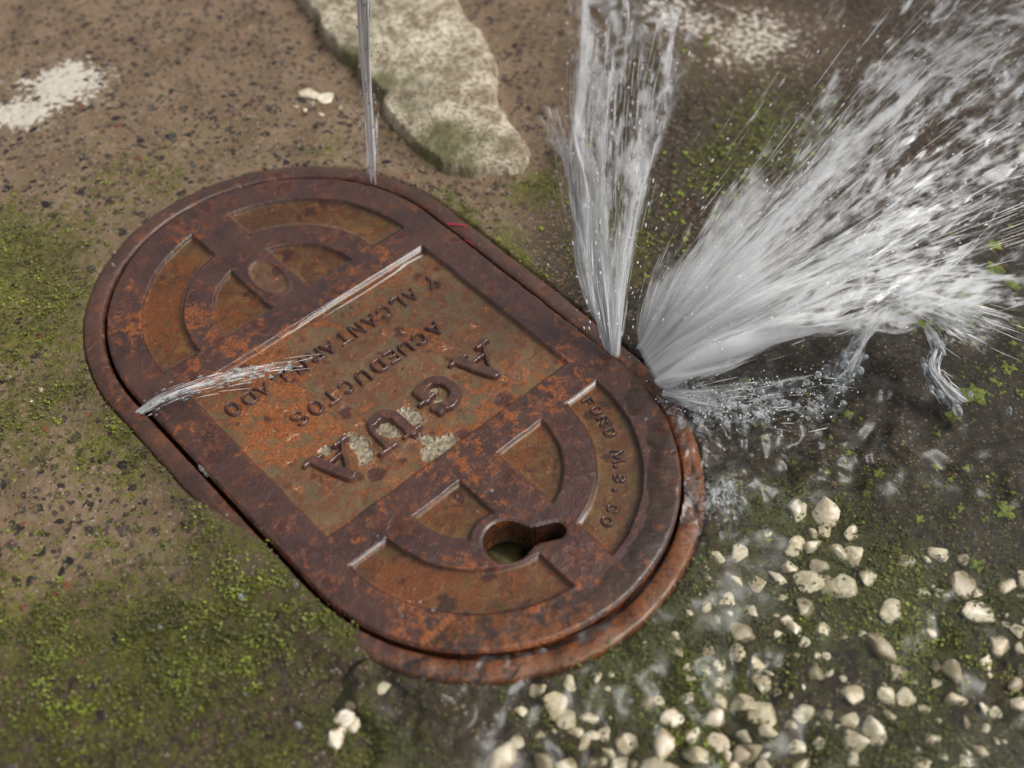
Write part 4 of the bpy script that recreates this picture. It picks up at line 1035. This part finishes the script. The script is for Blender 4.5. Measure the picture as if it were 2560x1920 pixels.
jet('water_splash', 'detached lobe of silvery water beside the lichen rosette', 'splash', [
    ('water_sheet', sheets(G7, 3, [1, 1], .006, 45, .50, (.95, 1.2), 40, 40, 0, -.1), mat_sheet),
    ('clear_lumps', drops(along(G7, 40, 47, .0016, (.3, 1)), np.random.default_rng(8).uniform(.0008, .0022, 40), np.tile(G7[0, -1] - G7[0, 0], (40, 1)) / np.linalg.norm(G7[0, -1] - G7[0, 0]) * 1.9, 47, 10, 8), mat_clear),
    ('water_threads', threads(G7, 160, [1], .00006, .0002, (.05, .2), .0012, 45, .002, M=8), mat_spray)])

# churned water at the foot of the spray
G8 = np.stack([guide(p) for p in (
    [(1428, 842, .001), (1520, 838, .012), (1640, 820, .016), (1760, 800, .012), (1860, 800, .002)],
    [(1432, 850, .000), (1530, 872, .009), (1650, 868, .009), (1760, 858, .007), (1850, 850, .000)],
    [(1436, 858, -.001), (1515, 898, .006), (1620, 910, .005), (1720, 910, .003), (1800, 905, -.002)])])
jet('water_splash', 'churned frothy water tumbling along the foot of the spray', 'splash', [
    ('water_sheet', sheets(G8, 4, [1.1, .9, .8], .020, 51, .45, (.6, 1.0), 60, 60, .35, .25), mat_sheet),
    ('water_threads', threads(G8, 50, [1, 1], .00006, .0002, (.04, .16), .0028, 51, .005, wig=.006, M=8), mat_spray),
    ('froth', bubbles(along(G8, 260, 53, .0034, (.05, 1)), np.random.default_rng(6).uniform(.00015, .0004, 260), 53), mat_spray),
    ('bubbles', bubbles(along(G8, 60, 52, .0032, (.10, 1)), np.random.default_rng(5).uniform(.0006, .0017, 60), 52), mat_clear)])

# ------------------------------------------------------------------ single drops
DM = []
for k in range(4):
    V, Fq = drops(np.zeros((1, 3)), np.array([1.0]), np.array([[0, 0, 1.0 + .6 * k]]), 60 + k, 10, 9)
    V = V * (1 + .08 * np.sin(V[:, :1] * 3 + k)); DM.append(mesh_np('water_drop', V, Fq, {'foam': np.full(len(V), .5)}))
D1 = [(1063, 1060, 9, 0), (1048, 1063, 6, 0), (1030, 1105, 6, 2), (815, 1158, 7, 1), (832, 1162, 8, 0), (807, 1152, 5, 1), (895, 1273, 6, 0), (908, 1300, 6, 0), (935, 1318, 8, 1), (868, 1330, 6, 2), (950, 1335, 5, 1), (870, 1208, 4, 0),
      (885, 1300, 5, 0), (1075, 1285, 4, 0), (435, 1013, 11, 3), (445, 1025, 8, 3), (490, 1113, 7, 1), (715, 1190, 5, 1), (565, 1142, 5, 1), (520, 1290, 14, 2), (345, 1355, 12, 2), (640, 1265, 12, 2), (645, 1568, 14, 3), (530, 1500, 9, 1), (1192, 440, 8, 2), (1268, 240, 12, 2),
      (1180, 300, 9, 2), (2180, 890, 14, 3), (2190, 660, 10, 3), (1035, 528, 6, 2), (245, 573, 6, 3), (733, 215, 5, 1), (770, 330, 4, 1), (2050, 560, 8, 2), (1720, 250, 7, 3), (1330, 130, 6, 3), (1600, 220, 6, 3), (1540, 260, 5, 3), (1395, 905, 6, 2)]
for (u, v, r, k) in D1:
    z = .0025 if (u < 1300 and v > 380 and u > 250 and sd_stad(*bp(np.array(float(u)), np.array(float(v)), 0)[:2]) < 0) else (.006 if v > 400 else .03)
    p = bp(np.array(float(u)), np.array(float(v)), z); R = r * .42 * np.linalg.norm(p - CAM) / (2212 * FPX)
    o = link('water_drop', DM[k], mat_clear, label='small bright water drop ' + ('hanging just above the rusty cover' if z == .0025 else 'flying above the mossy concrete with dark stone chips' if u < 800 else 'thrown out beside the white spray'), cat='drop', group='water drops thrown off by the leak')
    o.location = p; o.scale = (R, R, R)
    o.rotation_euler = Vector(RT * math.cos(1.0 + .25 * k) * (1 if u < 1200 else 1) + np.array([0, 0, .8])).to_track_quat('Z', 'Y').to_euler()
